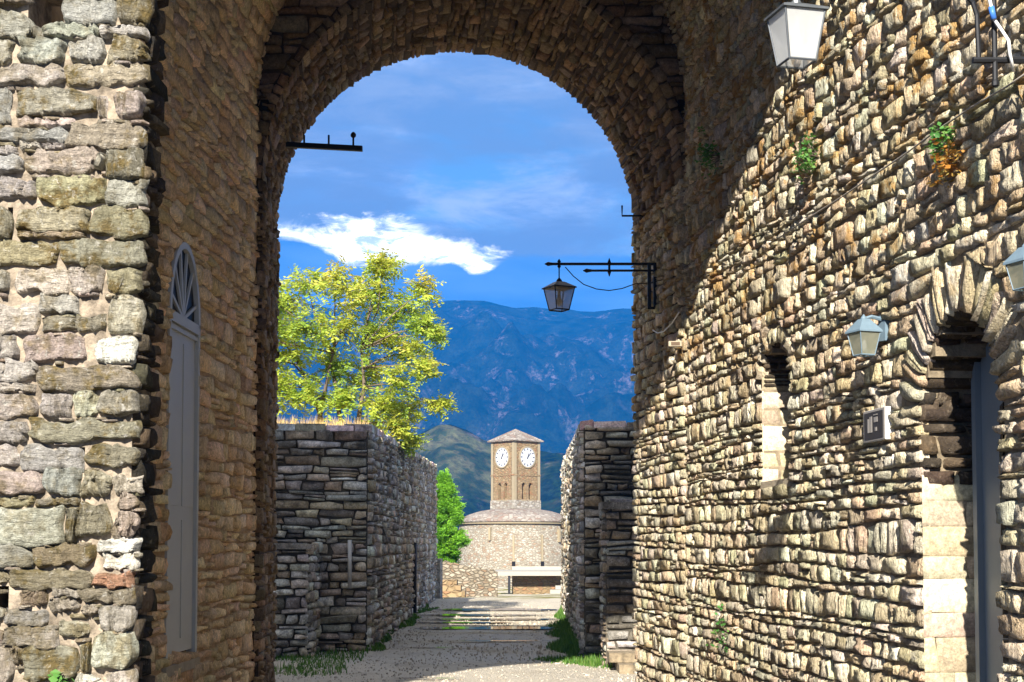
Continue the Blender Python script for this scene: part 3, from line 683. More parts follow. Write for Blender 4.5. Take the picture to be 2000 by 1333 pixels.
# ---- the inner arch
AC0, AC1, AR, AR1, AS = -.435, -.72, 2.295, 2.255, 5.87        # centre at front and back, radius, spring height
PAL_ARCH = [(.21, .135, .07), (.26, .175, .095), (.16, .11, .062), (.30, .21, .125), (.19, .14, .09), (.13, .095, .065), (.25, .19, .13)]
def make_arch():
    rng = random.Random(31)
    w = empty('stone_arch', 'dark brown stone archway framing the view of the clock tower', 'arch')
    cen = lambda y: AC0 + (AC1 - AC0) * (y - YA) / (YB - YA)
    def hole(z, e=0.):
        if z <= AS: return (AC0 - AR - e, AC0 + AR + e)
        t = (z - AS) / (AR + e)
        return None if t >= 1 else (AC0 - (AR + e) * math.sqrt(1 - t * t), AC0 + (AR + e) * math.sqrt(1 - t * t))
    def inside(s, z):
        iv = hole(z, .006); return not (iv and iv[0] < s < iv[1])
    rad = lambda y: AR + (AR1 - AR) * (y - YA) / (YB - YA)
    def mapf(s, z, d):
        y = YA - d; k = rad(y) / AR
        return (cen(y) + (s - AC0) * k, y, z if z < AS else AS + (z - AS) * k)
    ss = sorted(set(frange(-8, -2.8, .4) + frange(-2.8, 1.9, .07) + frange(1.9, 7, .4) + [AC0 - AR - .02, AC0 + AR + .02]))
    v, f = grid_slab(ss, frange(-.2, 8.75, .07), inside, mapf, -.02, -(YB - YA) + .02)
    link('mortar_core', mesh('mortar_core', v, f), MATS['mortar_arch'], w)
    # lining: up the left jamb, round the vault and down the right jamb
    L1 = AS; L2 = L1 + math.pi * AR; L3 = L2 + AS
    def mlin(y, p, d):
        c = cen(y); r_ = rad(y)
        if p < L1: return (c - r_ + d, y, p)
        if p > L2: return (c + r_ - d, y, L3 - p)
        t = (p - L1) / AR; return (c - (r_ - d) * math.cos(t), y, AS + (r_ - d) * math.sin(t))
    q = courses(YA, YB, 0, L1 - .02, .12, .26, rng, wav=.04, jz=.02) + courses(YA + .34, YB - .36, L1, L2 - .03, .10, .20, rng, wav=.05, split=.12, jz=.026, hvar=.55)
    qj = courses(YA - .02, YB, L2, L3, .115, .23, rng, wav=.05, jz=.014)
    lay(w, qj, mlin, MATS['stone_yard'], rng, [tuple(c * .9 for c in p) for p in PAL_YARD], 120, name='jamb_stone', ref=(cen(17), 17, 3), relief=.024, gap=.001, rough=.9, rnd=.4, div=(2, 2), wob=.010, stuff='jamb_rubble')
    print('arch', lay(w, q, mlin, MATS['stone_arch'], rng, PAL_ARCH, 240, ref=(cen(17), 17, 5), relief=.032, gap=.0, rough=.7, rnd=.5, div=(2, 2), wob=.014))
    for (y0_, y1_) in ((YA, YA + .335), (YB - .355, YB)):
        qv = courses(y0_, y1_, L1, L2 - .02, .085, .5, rng, wav=.0, split=.0, hvar=.4)
        lay(w, qv, mlin, MATS['stone_arch'], rng, PAL_ARCH, 75, name='voussoir', ref=(cen(17), 17, 5), relief=.014, gap=.0, rough=.7, rnd=.15, wob=.005, sink=.006, stuff='voussoir_rubble')
    # thin ring of flat stones at the front edge, then the wall above it
    qs = []; a = 0
    while a < math.pi:
        b = a + rng.uniform(.035, .09); e = rng.uniform(.10, .16); P = lambda t, k: (AC0 - (AR + k) * math.cos(t), AS + (AR + k) * math.sin(t))
        qs.append([P(min(b, math.pi), 0), P(a, 0), P(a, e), P(min(b, math.pi), e)]); a = b
    qs += courses(-3.1, 2.2, 4.6, 8.3, .13, .28, rng, [lambda z: hole(z, .11)], wav=.04, jz=.02, hvar=.5, split=.2)
    qs = [k for k in qs if not (AC0 - AR + .1 < .5 * (k[0][0] + k[1][0]) < AC0 + AR - .1 and k[0][1] < AS)]
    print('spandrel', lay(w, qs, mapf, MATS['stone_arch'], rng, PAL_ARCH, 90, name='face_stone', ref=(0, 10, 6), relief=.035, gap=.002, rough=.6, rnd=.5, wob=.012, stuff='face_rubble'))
    # dark sockets at the spring
    for x in (AC0 - AR - .06, AC0 + AR - .02):
        mb = MB(); mb.box(x - .02, x + .12, YA - .05, YA + .1, 6.62, 6.74); mb.build('socket', MATS['dark_void'], w)
make_arch()

# ---- the walls along the open lane behind the arch
PAL_LANE = [(.36, .33, .28), (.48, .45, .39), (.28, .25, .20), (.66, .62, .54), (.46, .38, .28), (.26, .235, .20), (.54, .47, .37), (.70, .66, .58), (.38, .29, .20), (.50, .40, .28), (.44, .35, .24)]
PAL_LANE = [tuple(min(.85, c * 1.28) for c in p) for p in PAL_LANE]
def lane_wall(name, label, pts, tops, h, wd, seed, pal, holes=(), limit=300, capmat=None, sgn=1, thick=.9, ref=(0, 20, 2), wds=None, sunlit_pal=None):
    """a wall along the polyline pts; s measured along it"""
    rng = random.Random(seed); w = empty(name, label, 'wall')
    P = [Vector((p[0], p[1], 0)) for p in pts]; L = [0]
    for i in range(len(P) - 1): L.append(L[-1] + (P[i + 1] - P[i]).length)
    def mp(s, z, d):
        i = 0
        while i < len(P) - 2 and s > L[i + 1]: i += 1
        dr = (P[i + 1] - P[i]).normalized(); n = Vector((dr.y, -dr.x, 0)) * sgn
        p = P[i] + dr * (s - L[i]) + n * d
        return (p.x, p.y, z)
    def top(s):
        i = 0
        while i < len(L) - 2 and s > L[i + 1]: i += 1
        t = (s - L[i]) / (L[i + 1] - L[i]); return tops[i] + (tops[i + 1] - tops[i]) * t
    ss = sorted(set(frange(0, L[-1], .3) + L)); zs = frange(-.5, max(tops), .12)
    hs = list(holes)
    def inside(s, z):
        for hf in hs:
            iv = hf(z)
            if iv and iv[0] < s < iv[1]: return False
        return z < top(s) - .03
    for i in range(len(P) - 1):
        sub = [s for s in ss if L[i] - 1e-6 <= s <= L[i + 1] + 1e-6]
        dr = (P[i + 1] - P[i]).normalized(); n = Vector((dr.y, -dr.x, 0)) * sgn
        mi = lambda s, z, d, i=i, dr=dr, n=n: tuple(P[i] + dr * (s - L[i]) + n * d + Vector((0, 0, z)))
        v, f = grid_slab(sub, zs, inside, mi, -.02, -thick); link('mortar_core', mesh('mortar_core', v, f), MATS['mortar_lane'], w)
    q = []
    for i in range(len(P) - 1):
        qq = courses(L[i] + .01, L[i + 1] - .01, 0, max(tops), h, wds[i] if wds else wd, rng, hs, wav=.04, split=.16, jz=.022, hvar=.5)
        q += [k for k in qq if .5 * (k[0][1] + k[2][1]) < top(.5 * (k[0][0] + k[1][0])) - .02]
    pre = None
    if sunlit_pal:  # top courses coloured paler to paint in sun that the vault blocks
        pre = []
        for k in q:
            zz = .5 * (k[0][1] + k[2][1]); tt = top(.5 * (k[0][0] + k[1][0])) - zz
            pre.append(tuple(rng.choice(sunlit_pal if tt < .42 + rng.uniform(-.12, .2) else pal)) + (rng.random() * (.4 if tt < .5 else 1),))
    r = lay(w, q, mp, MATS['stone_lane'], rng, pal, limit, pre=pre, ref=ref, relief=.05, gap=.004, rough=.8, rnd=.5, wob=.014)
    print(name, r)
    # coping stones
    cap = []; s = 0
    while s < L[-1]:
        b = min(L[-1], s + rng.uniform(.3, .6)); z = top(.5 * (s + b)); cap.append((s, b, z)); s = b
    for (a, b, z) in cap:
        if b - a < .05: continue
        mb = MB(); mb.box(a + .01, b - .01, -.45, .05, z - .05, z + rng.uniform(.04, .09), lambda s, d, zz: mp(s, zz + rng.uniform(-.01, .01), d))
        me = mesh('coping_stone', mb.v, mb.f); at_ = me.attributes.new('tint', 'FLOAT_COLOR', 'POINT'); cc = [k * rng.uniform(1., 1.4) for k in rng.choice(pal)]; at_.data.foreach_set('color', (cc + [.3]) * len(mb.v)); link('coping_stone', me, MATS['stone_lane'], w)
    return w, mp, L
XLF = at(718, 1062, 26).x
niche = lambda z: (.95, 1.55) if .35 < z < 1.75 else None
WLA, mpL, LL = lane_wall('lane_wall', 'dark grey dry-stone wall left of the lane, below the tree', [(-5.2, 25.4), (XLF, 26.0), (-2.60, 50.0)], [3.9, 3.9, 4.45], .135, .40, 41, PAL_LANE, [], 300, sgn=1, wds=(.42, .30))
XRC = at(1140, 1062, 24).x
WRA, mpR, LR = lane_wall('lane_wall', 'dark stone wall with top painted sunlit, right of the lane', [(1.40, 40.0), (XRC, 24.0), (3.6, 23.7)], [4.0, 3.80, 3.80], .135, .38, 43, PAL_LANE, [], 300, sgn=1, wds=(.30, .38), sunlit_pal=[(.80, .72, .56), (.74, .65, .50), (.84, .78, .66)])
PAL_PIER = [tuple(c * .6 for c in p) for p in PAL_LANE]
def lane_details():
    # low projecting buttress at the near end of the left wall
    bw = empty('stone_buttress', 'low dark stone buttress against the left lane wall by the arch foot', 'buttress'); rb = random.Random(70)
    xa, xb, yb = -5.0, at(603, 1100, 24.6).x, 24.6; zb_ = at(560, 1072, 24.6).z
    v, f = grid_slab(frange(xa, xb, .2), frange(-.2, zb_, .1), lambda s, z: True, lambda s, z, d: (s, yb - d, z), -.03, -1.3); link('mortar_core', mesh('mortar_core', v, f), MATS['mortar_lane'], bw)
    lay(bw, courses(xa, xb, 0, zb_ - .02, .14, .34, rb, wav=.03, jz=.02), lambda s, z, d: (s, yb - d, z), MATS['stone_lane'], rb, PAL_LANE[:7], 120, ref=(0, 15, 2), relief=.045, gap=.006, rough=.6, rnd=.6, wob=.014)
    lay(bw, courses(yb, yb + 1.2, 0, zb_ - .02, .17, .3, rb, wav=.03, jz=.02), lambda s, z, d: (xb + d, s, z), MATS['stone_lane'], rb, PAL_LANE, 60, name='side_stone', ref=(0, 25, 1), relief=.045, gap=.006, rough=.6, rnd=.6, wob=.014, stuff='side_rubble')
    x_ = xa
    while x_ < xb:
        e_ = min(xb + .04, x_ + rb.uniform(.3, .6)); mb = MB(); mb.box(x_ + .01, e_, yb - .07, yb + 1.25, zb_ - .01, zb_ + rb.uniform(.07, .1)); o = mb.build('cap_stone', MATS['stone_lane'], bw)
        o.data.attributes.new('tint', 'FLOAT_COLOR', 'POINT').data.foreach_set('color', [.42, .38, .32, .3] * 8); x_ = e_
    # pale pipe on the left wall and dark pipe further along
    p = at(683, 1055, 25.85); q = at(683, 1150, 25.85)
    o = MB().tube([p, q], .035, 8).build('downpipe', MATS['pole_pale'], None, True); tag(o, 'short pale vertical pipe on the dark lane wall', 'pipe')
    yy = 38.; x = -2.58
    o = MB().tube([(x + .08, yy, 1.9), (x + .08, yy, .1)], .06, 8).build('downpipe', MATS['iron'], None, True); tag(o, 'dark vertical drainpipe further along the lane wall', 'pipe')
    p = at(519, 1015, 17.9); q = at(519, 1165, 17.9)
    o = MB().tube([p, q], .022, 8).build('downpipe', MATS['pole_pale'], None, True); tag(o, 'thin pale pipe at the left foot of the archway', 'pipe')
    # lower block in front of the right wall, with a dark niche in it
    w = empty('stone_pier', 'low dark stone pier beside the right foot of the archway', 'pier'); rng = random.Random(77)
    x0, x1, yf = at(1183, 1100, 22.6).x, 3.2, 22.6
    nh = lambda z: None
    mp = lambda s, z, d: (s, yf - d, z); ms = lambda s, z, d: (x0 - d, s, z)
    v, f = grid_slab(frange(x0, x1, .1), frange(-.2, 2.42, .1), lambda s, z: not (nh(z) and nh(z)[0] < s < nh(z)[1]), mp, -.02, -1.0); link('mortar_core', mesh('mortar_core', v, f), MATS['mortar_lane'], w)
    lay(w, courses(x0, x1, 0, 2.4, .14, .36, rng, [nh], wav=.02, jz=.015), mp, MATS['stone_lane'], rng, PAL_PIER, 150, ref=(0, 15, 2), relief=.035, gap=.01, rough=.4)
    lay(w, courses(yf, yf + 1, 0, 2.4, .14, .36, rng, wav=.02, jz=.015), ms, MATS['stone_lane'], rng, PAL_PIER, 60, name='side_stone', ref=(-3, 23, 2), relief=.035, gap=.01, rough=.4, stuff='side_rubble')
    mb = MB(); mb.box(x0 - .05, x1, yf - .07, yf + 1.0, 2.41, 2.52); o = mb.build('ledge', MATS['stone_lane'], w); a = o.data.attributes.new('tint', 'FLOAT_COLOR', 'POINT'); a.data.foreach_set('color', [.30, .28, .24, .3] * 8)
    st = empty('stone_steps', 'two worn stone steps at the foot of the right pier', 'steps')
    for i in range(2):
        mb = MB(); mb.box(1.55 - .12 * i, 3.0, 21.5 + i * .35, 22.4, 0.0 + i * .14, .14 + i * .14 - .004); mb.build('step', MATS['mortar_yard'], st)
lane_details()

# ---- bank behind the left lane wall
def make_bank():
    vs, fs = [], []; xs = frange(-26, XLF - .55, .6); ys = frange(26.6, 52, .8)
    for y in ys:
        for x in xs:
            e = (x - xs[-1]) / (xs[0] - xs[-1])
            vs.append((x, y, 3.72 + .55 * min(1, (y - 26.6) / 6) + .35 * e * 3 + .08 * mnoise.noise(Vector((x, y, 0))) + (.6 * (y - 34) / 18 if y > 34 else 0) * 0))
    nx = len(xs)
    for j in range(len(ys) - 1):
        for i in range(nx - 1): a = j * nx + i; fs.append((a, a + 1, a + nx + 1, a + nx))
    # front skirt so that the bank is a solid body
    n0 = len(vs)
    for x in xs: vs.append((x, 26.6, -.3))
    for i in range(nx - 1): fs.append((i, n0 + i, n0 + i + 1, i + 1))
    o = link('bank', mesh('bank', vs, fs, True), MATS['grass_dry']); tag(o, kind='structure')
make_bank()

def scatter_gravel():
    rng = random.Random(51); vs, fs, ts = [], [], []
    for i in range(5200):
        y = 17.5 + 30 * rng.random() ** 2.2; x = rng.uniform(-3.4, 1.7)
        if y > 23.5: x = rng.uniform(-2.5, 1.2)
        r = rng.uniform(.006, .017) * (1 if rng.random() < .93 else 2.2); a = rng.uniform(0, 6.283); n = len(vs); zz = ground_z(x, y) + .01
        for k in range(5): vs.append((x + r * rng.uniform(.7, 1.2) * math.cos(a + k * 1.257), y + r * rng.uniform(.7, 1.2) * math.sin(a + k * 1.257), zz - .02))
        for k in range(5): vs.append((x + .7 * r * rng.uniform(.7, 1.2) * math.cos(a + k * 1.257), y + .7 * r * rng.uniform(.7, 1.2) * math.sin(a + k * 1.257), zz + r * rng.uniform(.4, .9)))
        fs += [(n + k, n + (k + 1) % 5, n + 5 + (k + 1) % 5, n + 5 + k) for k in range(5)] + [tuple(n + 5 + k for k in range(5))]
        c = rng.choice([(.46, .41, .33), (.40, .35, .28), (.52, .47, .39), (.33, .285, .22)]); ts += (list(c) + [.2]) * 10
    me = mesh('gravel_stones', vs, fs); me.attributes.new('tint', 'FLOAT_COLOR', 'POINT').data.foreach_set('color', ts)
    tag(link('gravel_stones', me, MATS['stone_dressed']), 'loose pale gravel scattered over the lane', 'gravel', kind='stuff')
scatter_gravel()
def blades(name, spots, mat, hmin, hmax, wd, seed, bend=.35):
    rng = random.Random(seed); vs, fs, ts = [], [], []
    for (x, y, z, k) in spots:
        h = rng.uniform(hmin, hmax) * k; a = rng.uniform(0, 6.283); b = rng.uniform(0, bend) * h; w = wd * rng.uniform(.6, 1.3)
        c, s = math.cos(a), math.sin(a); a2 = rng.uniform(0, 6.283)
        n = len(vs); bx, by = math.cos(a2) * b, math.sin(a2) * b
        vs += [(x - c * w, y - s * w, z - .02), (x + c * w, y + s * w, z - .02), (x + c * w * .7 + bx * .4, y + s * w * .7 + by * .4, z + h * .55), (x - c * w * .7 + bx * .4, y - s * w * .7 + by * .4, z + h * .55), (x + bx, y + by, z + h)]
        fs += [(n, n + 1, n + 2, n + 3), (n + 3, n + 2, n + 4)]; t = rng.random(); ts += [t, t, t, 1.] * 5
    me = mesh(name, vs, fs); a = me.attributes.new('tint', 'FLOAT_COLOR', 'POINT'); a.data.foreach_set('color', ts)
    o = link(name, me, mat); tag(o, kind='stuff'); return o
def grasses():
    rng = random.Random(3)
    sp = []
    for i in range(7000):
        y = rng.uniform(26.7, 34); x = rng.uniform(-8, XLF - .6); sp.append((x, y, 3.70 + .55 * min(1, (y - 26.6) / 6), .7 + .6 * rng.random()))
    tag(blades('dry_grass', sp, MATS['leaf_dry'], .15, .42, .010, 1), 'tall dry straw grass on top of the lane wall', 'grass')
    sp = []
    for i in range(9000):
        t = rng.random() ** .8; y = 24.2 + 16 * t ** 1.5; e = rng.random() ** 1.8
        wmax = (.55 if y < 34 else .25) * (.6 + .4 * math.sin(y * 1.7)); x = XRC + (y - 24) * .014 - .03 - e * max(.1, wmax)
        sp.append((x, y, 0.0, (1.15 - e * .8) * (.9 if y < 30 else .75)))
    for i in range(2200):
        t = rng.random() ** .6; x = XRC - .75 + 1.1 * t + rng.gauss(0, .08); y = 24.2 - 1.9 * rng.random() * t + rng.gauss(0, .12); sp.append((x, y, 0, rng.uniform(.15, .6) * (.4 + .6 * t)))
    tag(blades('green_grass', sp, MATS['leaf_grass'], .12, .34, .010, 2), 'bright green weeds along the right foot of the lane', 'grass')
    sp = []
    for i in range(15000):
        y = rng.uniform(21.0, 44); x0 = -2.55 if y > 25.8 else rng.uniform(-4.4, -2.5); e = rng.random() ** 1.6
        if mnoise.noise(Vector((x0 * .9 + e, y * .55, 2.))) < -.05 + .25 * e: continue
        sp.append((x0 + e * (.7 if y < 30 else .4) * (.5 + .5 * mnoise.noise(Vector((y * .5, 0, 0))) + .3), y, 0, rng.uniform(.3, 1.) * (1.1 - .8 * e)))
    tag(blades('verge_grass', sp, MATS['leaf_grass'], .04, .17, .010, 4), 'short green grass along the left foot of the lane', 'grass')
grasses()

# ---- standing water in the lane
def make_puddles():
    m, g, b = new_mat('water'); b.inputs['Base Color'].default_value = (.035, .032, .028, 1); b.inputs['Roughness'].default_value = .03; b.inputs['Specular IOR Level'].default_value = .6; b.inputs['IOR'].default_value = 1.33
    rng = random.Random(9)
    for (cx, cy, rx, ry) in ((-.35, 32.7, 1.6, .55), (-1.1, 34.9, 1.2, .30), (-.35, 36.4, 1.7, .36), (-.85, 38.5, 1.5, .50), (-.35, 41.6, 1.8, .75), (-.2, 28.4, .8, .13), (-1.5, 26.6, .4, .07), (-1.2, 20.6, .45, .06)):
        n = 110; vs = [(cx, cy, .026)]
        for i in range(n):
            a = 2 * math.pi * i / n; k = 1 + .42 * mnoise.noise(Vector((math.cos(a) * 2 + cx * 5, math.sin(a) * 2 + cy, 0))) + .26 * mnoise.noise(Vector((math.cos(a) * 6 + cx * 5, math.sin(a) * 6, cy))) + .12 * mnoise.noise(Vector((math.cos(a) * 15 + cx * 5, math.sin(a) * 15, cy)))
            vs.append((cx + rx * k * math.cos(a), cy + ry * k * math.sin(a), .026))
        o = link('puddle', mesh('puddle', vs, [(0, i, i % n + 1) for i in range(1, n + 1)]), m); tag(o, kind='structure')
make_puddles()

# ---- round bastion, clock tower and the terrace before them
def mat_masonry(name, c0, c1, c2, mort, sc=1., bias=.5):
    m, g, b = new_mat(name); pos = g('ShaderNodeNewGeometry').outputs['Position']
    v = g('ShaderNodeTexVoronoi', feature='F1', i={'Vector': g.vmul(pos, (1.9 * sc, 1.9 * sc, 3.6 * sc)), 'Scale': 1.0})
    ed = g('ShaderNodeTexVoronoi', feature='DISTANCE_TO_EDGE', i={'Vector': g.vmul(pos, (1.9 * sc, 1.9 * sc, 3.6 * sc)), 'Scale': 1.0})
    r = g('ShaderNodeSeparateColor', i={0: v.outputs['Color']})
    col = g.mix(g.sstep(r.outputs[0], .2, .8), c4(c0), c4(c1)); col = g.mix(g.sstep(r.outputs[1], .7, .9), col, c4(c2))
    n = g.noise(pos, 1.1, 5, .7); col = g.mix(g.math('MULTIPLY', g.sstep(n, .5, .75), .5), col, c4(mort))
    col = g.mix(g.sstep(ed.outputs[0], .03, .10, .75, 0.), col, c4(mort)); g.set(b.inputs['Base Color'], col); b.inputs['Roughness'].default_value = .95
    bp = g('ShaderNodeBump', i={'Strength': .9, 'Distance': .06, 'Height': g.sstep(ed.outputs[0], .0, .15)}); g.set(b.inputs['Normal'], bp.outputs[0])
mat_masonry('masonry_bastion', (.245, .22, .17), (.335, .31, .255), (.24, .175, .12), (.21, .18, .135), 1.5)
mat_masonry('masonry_tower', (.215, .15, .08), (.28, .205, .115), (.25, .14, .075), (.20, .145, .08), 1.3)
mat_masonry('roof_slate', (.22, .19, .16), (.30, .27, .235), (.20, .14, .11), (.15, .125, .105), 1.1)
mat_masonry('masonry_pale', (.28, .255, .21), (.40, .37, .32), (.22, .175, .13), (.18, .16, .13), 1.2)
mat_masonry('masonry_low', (.19, .16, .115), (.30, .26, .20), (.20, .135, .085), (.12, .10, .07), 2.2)
mat_plain('quoin', (.26, .215, .14), .9, 0, .15, .2, 2)
def make_tower():
    TY, cx = 165., at(1007, 1060, 165).x
    bx, by = cx, TY
    w = empty('round_bastion', 'low round stone bastion with slate roof under the clock tower', 'building', loc=(bx, by, 0))
    n = 64; mb = MB(); Rb = 6.3
    zt = at(1005, 1019, TY - Rb).z; vs = []; fs = []
    prof = [(Rb + .55, -4.), (Rb + .25, -1.0), (Rb, zt)]
    mb.lathe((0, 0, 0), prof, n); mb.build('wall', MATS['masonry_bastion'], w, True)
    ztop = at(1007, 994, TY - 2).z
    mb = MB(); mb.lathe((0, 0, 0), [(Rb + .42, zt - .02), (Rb + .45, zt + .10), (Rb * .82, zt + .10 + (ztop - zt) * .52), (Rb * .62, zt + .1 + (ztop - zt) * .78), (2.3, ztop + .02), (.1, ztop + .1)], n); mb.build('roof', MATS['roof_slate'], w, True)
    mb = MB(); mb.lathe((0, 0, 0), [(Rb + .10, zt - .26), (Rb + .30, zt - .2), (Rb + .30, zt - .03), (Rb, zt - .025)], n); mb.build('cornice', MATS['quoin'], w)
    for px in (1003, 1057):                                  # two shallow pilaster strips with small openings
        a = math.asin(((px - 1007) / FPX * (TY - Rb)) / Rb)
        for nm, z0, z1, hw, mt, dd in (('pilaster', at(px, 1100, TY - Rb).z, at(px, 1045, TY - Rb).z, .10, 'quoin', .07), ('loophole', at(px, 1106, TY - Rb).z, at(px, 1097, TY - Rb).z, .18, 'dark_void', .12)):
            mb = MB(); mb.box(-hw, hw, -(Rb + .22 + dd), -Rb + .3, z0, z1); o = mb.build(nm, MATS[mt], w); o.rotation_euler = (0, 0, a)
    for (px, py) in ((958, 1030), (1090, 1033)):
        a = math.asin(((px - 1007) / FPX * (TY - Rb)) / Rb); mb = MB(); mb.box(-.12, .12, -(Rb + .35), -Rb + .3, at(px, py + 26, TY - Rb).z, at(px, py, TY - Rb).z); o = mb.build('downpipe', MATS['quoin'], w); o.rotation_euler = (0, 0, a)
    # ---- the tower
    t = empty('clock_tower', 'square stone clock tower with two white clock faces', 'tower', loc=(bx, by, 0))
    S = 3.88; Hh = S / 2; th = R(41.4) + math.pi / 2 * 0
    z0, z1 = at(1007, 996, TY).z, at(1007, 861, TY - 2.7).z; zw = at(1007, 978, TY).z
    rot = Matrix.Rotation(R(45 + 3.6), 4, 'Z')
    # body is built face by face so that the windows are real openings
    wa, wb = at(0, 976, TY - 2).z, at(0, 948, TY - 2).z
    def openhole(s, z):
        for c in (-.52, .52):
            if abs(s - c) < .27 and wa < z < wb: return True
            if (s - c) ** 2 + (z - wb) ** 2 < .27 ** 2: return True
        return False
    for k in range(4):
        rk = Matrix.Rotation(R(41.4 + 90 * k), 4, 'Z')
        mp = lambda s, z, d: tuple(rk @ Vector((s, -Hh + d, z)))
        v, f = grid_slab(sorted(set(frange(-Hh, Hh, .09))), sorted(set(frange(zw, z1, .09))), lambda s, z: not openhole(s, z), mp, 0, .5)
        link('wall', mesh('wall', v, f), MATS['masonry_tower'], t)
        for c in (-1, 1):
            mb = MB(); mb.box(c * (Hh - .19) - .19, c * (Hh - .19) + .19, -Hh - .012, -Hh + .1, zw, z1, lambda x, y, z: mp(x, z, y + Hh)); mb.build('quoin', MATS['quoin'], t)
        zc = at(0, 928, TY - 2).z
        mb = MB(); mb.box(-Hh - .04, Hh + .04, -.055, .06, zc - .09, zc + .09, lambda x, y, z: mp(x, z, y)); mb.build('string_course', MATS['masonry_tower'], t)
        for c in (-.52, .52):
            mb = MB(); mb.box(c - .38, c + .38, -.07, .1, wa - .16, wa - .01, lambda x, y, z: mp(x, z, y)); mb.build('window_sill', MATS['quoin'], t)
        mb = MB(); mb.box(-1.0, 1.0, .62, .66, wa - .3, wb + .5, lambda x, y, z: mp(x, z, y)); mb.build('window_dark', MATS['dark_void'], t)
        if k in (0, 3):                                       # the two faces that look at us
            zcl = at(0, 893, TY - 2).z; rc = .62
            n = 40; P = lambda r, a, d: mp(r * math.sin(a), zcl + r * math.cos(a), d)
            def disc(r0, r1, d0, d1, name, mat, par):
                vs, fs = [], []
                for i in range(n):
                    a = 2 * math.pi * i / n; vs += [P(r1, a, d0), P(r1, a, d1), P(r0, a, d1)]
                for i in range(n):
                    j = (i + 1) % n; fs += [(3 * i, 3 * j, 3 * j + 1, 3 * i + 1), (3 * i + 1, 3 * j + 1, 3 * j + 2, 3 * i + 2)]
                return link(name, mesh(name, vs, fs), MATS[mat], par)
            cl = disc(0.001, 1.08, .0, -.08, 'clock_face', 'clock_white', t)
            disc(1.08, 1.22, 0, -.12, 'clock_rim', 'quoin', cl)
            for i in range(12):
                a = 2 * math.pi * i / 12; ca, sa = math.cos(a), math.sin(a)
                q = [(r * sa + k2 * ca, r * ca - k2 * sa) for (r, k2) in ((.78, -.05), (.78, .05), (.98, .07), (.98, -.07))]
                MB().add([mp(x, zcl + z, d) for d in (-.081, -.10) for x, z in q], [(0, 1, 2, 3), (7, 6, 5, 4), (0, 4, 5, 1), (1, 5, 6, 2), (2, 6, 7, 3), (3, 7, 4, 0)]).build('hour_mark', MATS['clock_black'], cl)
            for (a, ln, wd) in ((R(42), .72, .035), (R(20), .48, .055)):
                ca, sa = math.cos(a), math.sin(a); q = [(r * sa + k2 * ca, r * ca - k2 * sa) for (r, k2) in ((-.18, -wd), (-.18, wd), (ln, wd * .4), (ln, -wd * .4))]
                MB().add([mp(x, zcl + z, d) for d in (-.105, -.13) for x, z in q], [(0, 1, 2, 3), (7, 6, 5, 4), (0, 4, 5, 1), (1, 5, 6, 2), (2, 6, 7, 3), (3, 7, 4, 0)]).build('clock_hand', MATS['clock_black'], cl)
    mb = MB(); e = Hh + .06; mb.box(-e, e, -e, e, z0 - 1.6, zw, lambda x, y, z: tuple(Matrix.Rotation(R(41.4), 4, 'Z') @ Vector((x, y, z)))); mb.build('plinth', MATS['masonry_pale'], t)
    e = Hh + .30; za = at(1007, 838, TY).z; rk = Matrix.Rotation(R(41.4), 4, 'Z')
    vs = [rk @ Vector((sx * e, sy * e, z)) for z in (z1 - .0, z1 + .14) for (sx, sy) in ((-1, -1), (1, -1), (1, 1), (-1, 1))] + [Vector((0, 0, za))]
    MB().add(vs, [(3, 2, 1, 0), (0, 1, 5, 4), (1, 2, 6, 5), (2, 3, 7, 6), (3, 0, 4, 7), (4, 5, 8), (5, 6, 8), (6, 7, 8), (7, 4, 8)]).build('roof', MATS['roof_slate'], t)
    # ---- open-air platform in front of the bastion
    PY = 112.; p = empty('stone_platform', 'long pale slab platform in front of the round bastion', 'platform')
    xa, xb = at(966, 1100, PY).x, at(1190, 1100, PY).x; zt = at(1000, 1117, PY).z; zb = at(1000, 1125, PY).z; gz = ground_z(0, PY)
    MB().box(xa, xb, PY, PY + 8, zb, zt).build('slab', MATS['slab_pale'], p)
    MB().box(at(1000, 1100, PY).x, xb, PY + 1.6, PY + 7.5, gz - .2, zb - .01).build('back_wall', MATS['masonry_tower'], p)
    MB().box(at(992, 1100, PY).x, at(997, 1100, PY).x, PY + .1, PY + .3, gz - .1, zb - .005).build('post', MATS['iron'], p)
    MB().box(at(1000, 1100, PY).x, xb, PY + 7, PY + 7.4, zt + .003, zt + .28).build('parapet', MATS['slab_pale'], p)
    s = empty('pale_steps', 'short flight of white steps beside the slab platform', 'steps')
    for i in range(4):
        x0 = at(1064 + i * 11, 1100, PY - 3).x
        MB().box(x0, at(1190, 1100, PY - 3).x, PY - 3 + i * .7, PY - 1.0 + i * .05, gz - .2 + i * .3, gz + .08 + i * .3).build('step', MATS['slab_pale'], s)
    s = empty('dark_steps', 'dark stone benches behind the end of the lane wall', 'steps')
    for i in range(3):
        MB().box(at(852, 1100, 62).x, at(908 - 9 * i, 1100, 62).x, 62 + i * .6, 63.4 + i * .6, -1., -.14 + i * .22).build('step', MATS['masonry_tower'], s)
    # low rubble wall running left from the bastion
    mb = MB(); lw = empty('low_wall', 'low sunlit rubble wall left of the bastion, behind the green bush', 'wall')
    x0, x1 = at(835, 1100, 67).x, at(972, 1100, 67).x; vs = []; n = 24
    for i in range(n + 1):
        t_ = i / n; x = x0 + (x1 - x0) * t_; zt_ = at(0, 1090 + 26 * t_ + 9 * mnoise.noise(Vector((i * .7, 0, 0))), 67).z
        for (y, z) in ((66.4, -1.5), (66.6, zt_), (67.4, zt_), (67.8, -1.5)): vs.append((x, y, z))
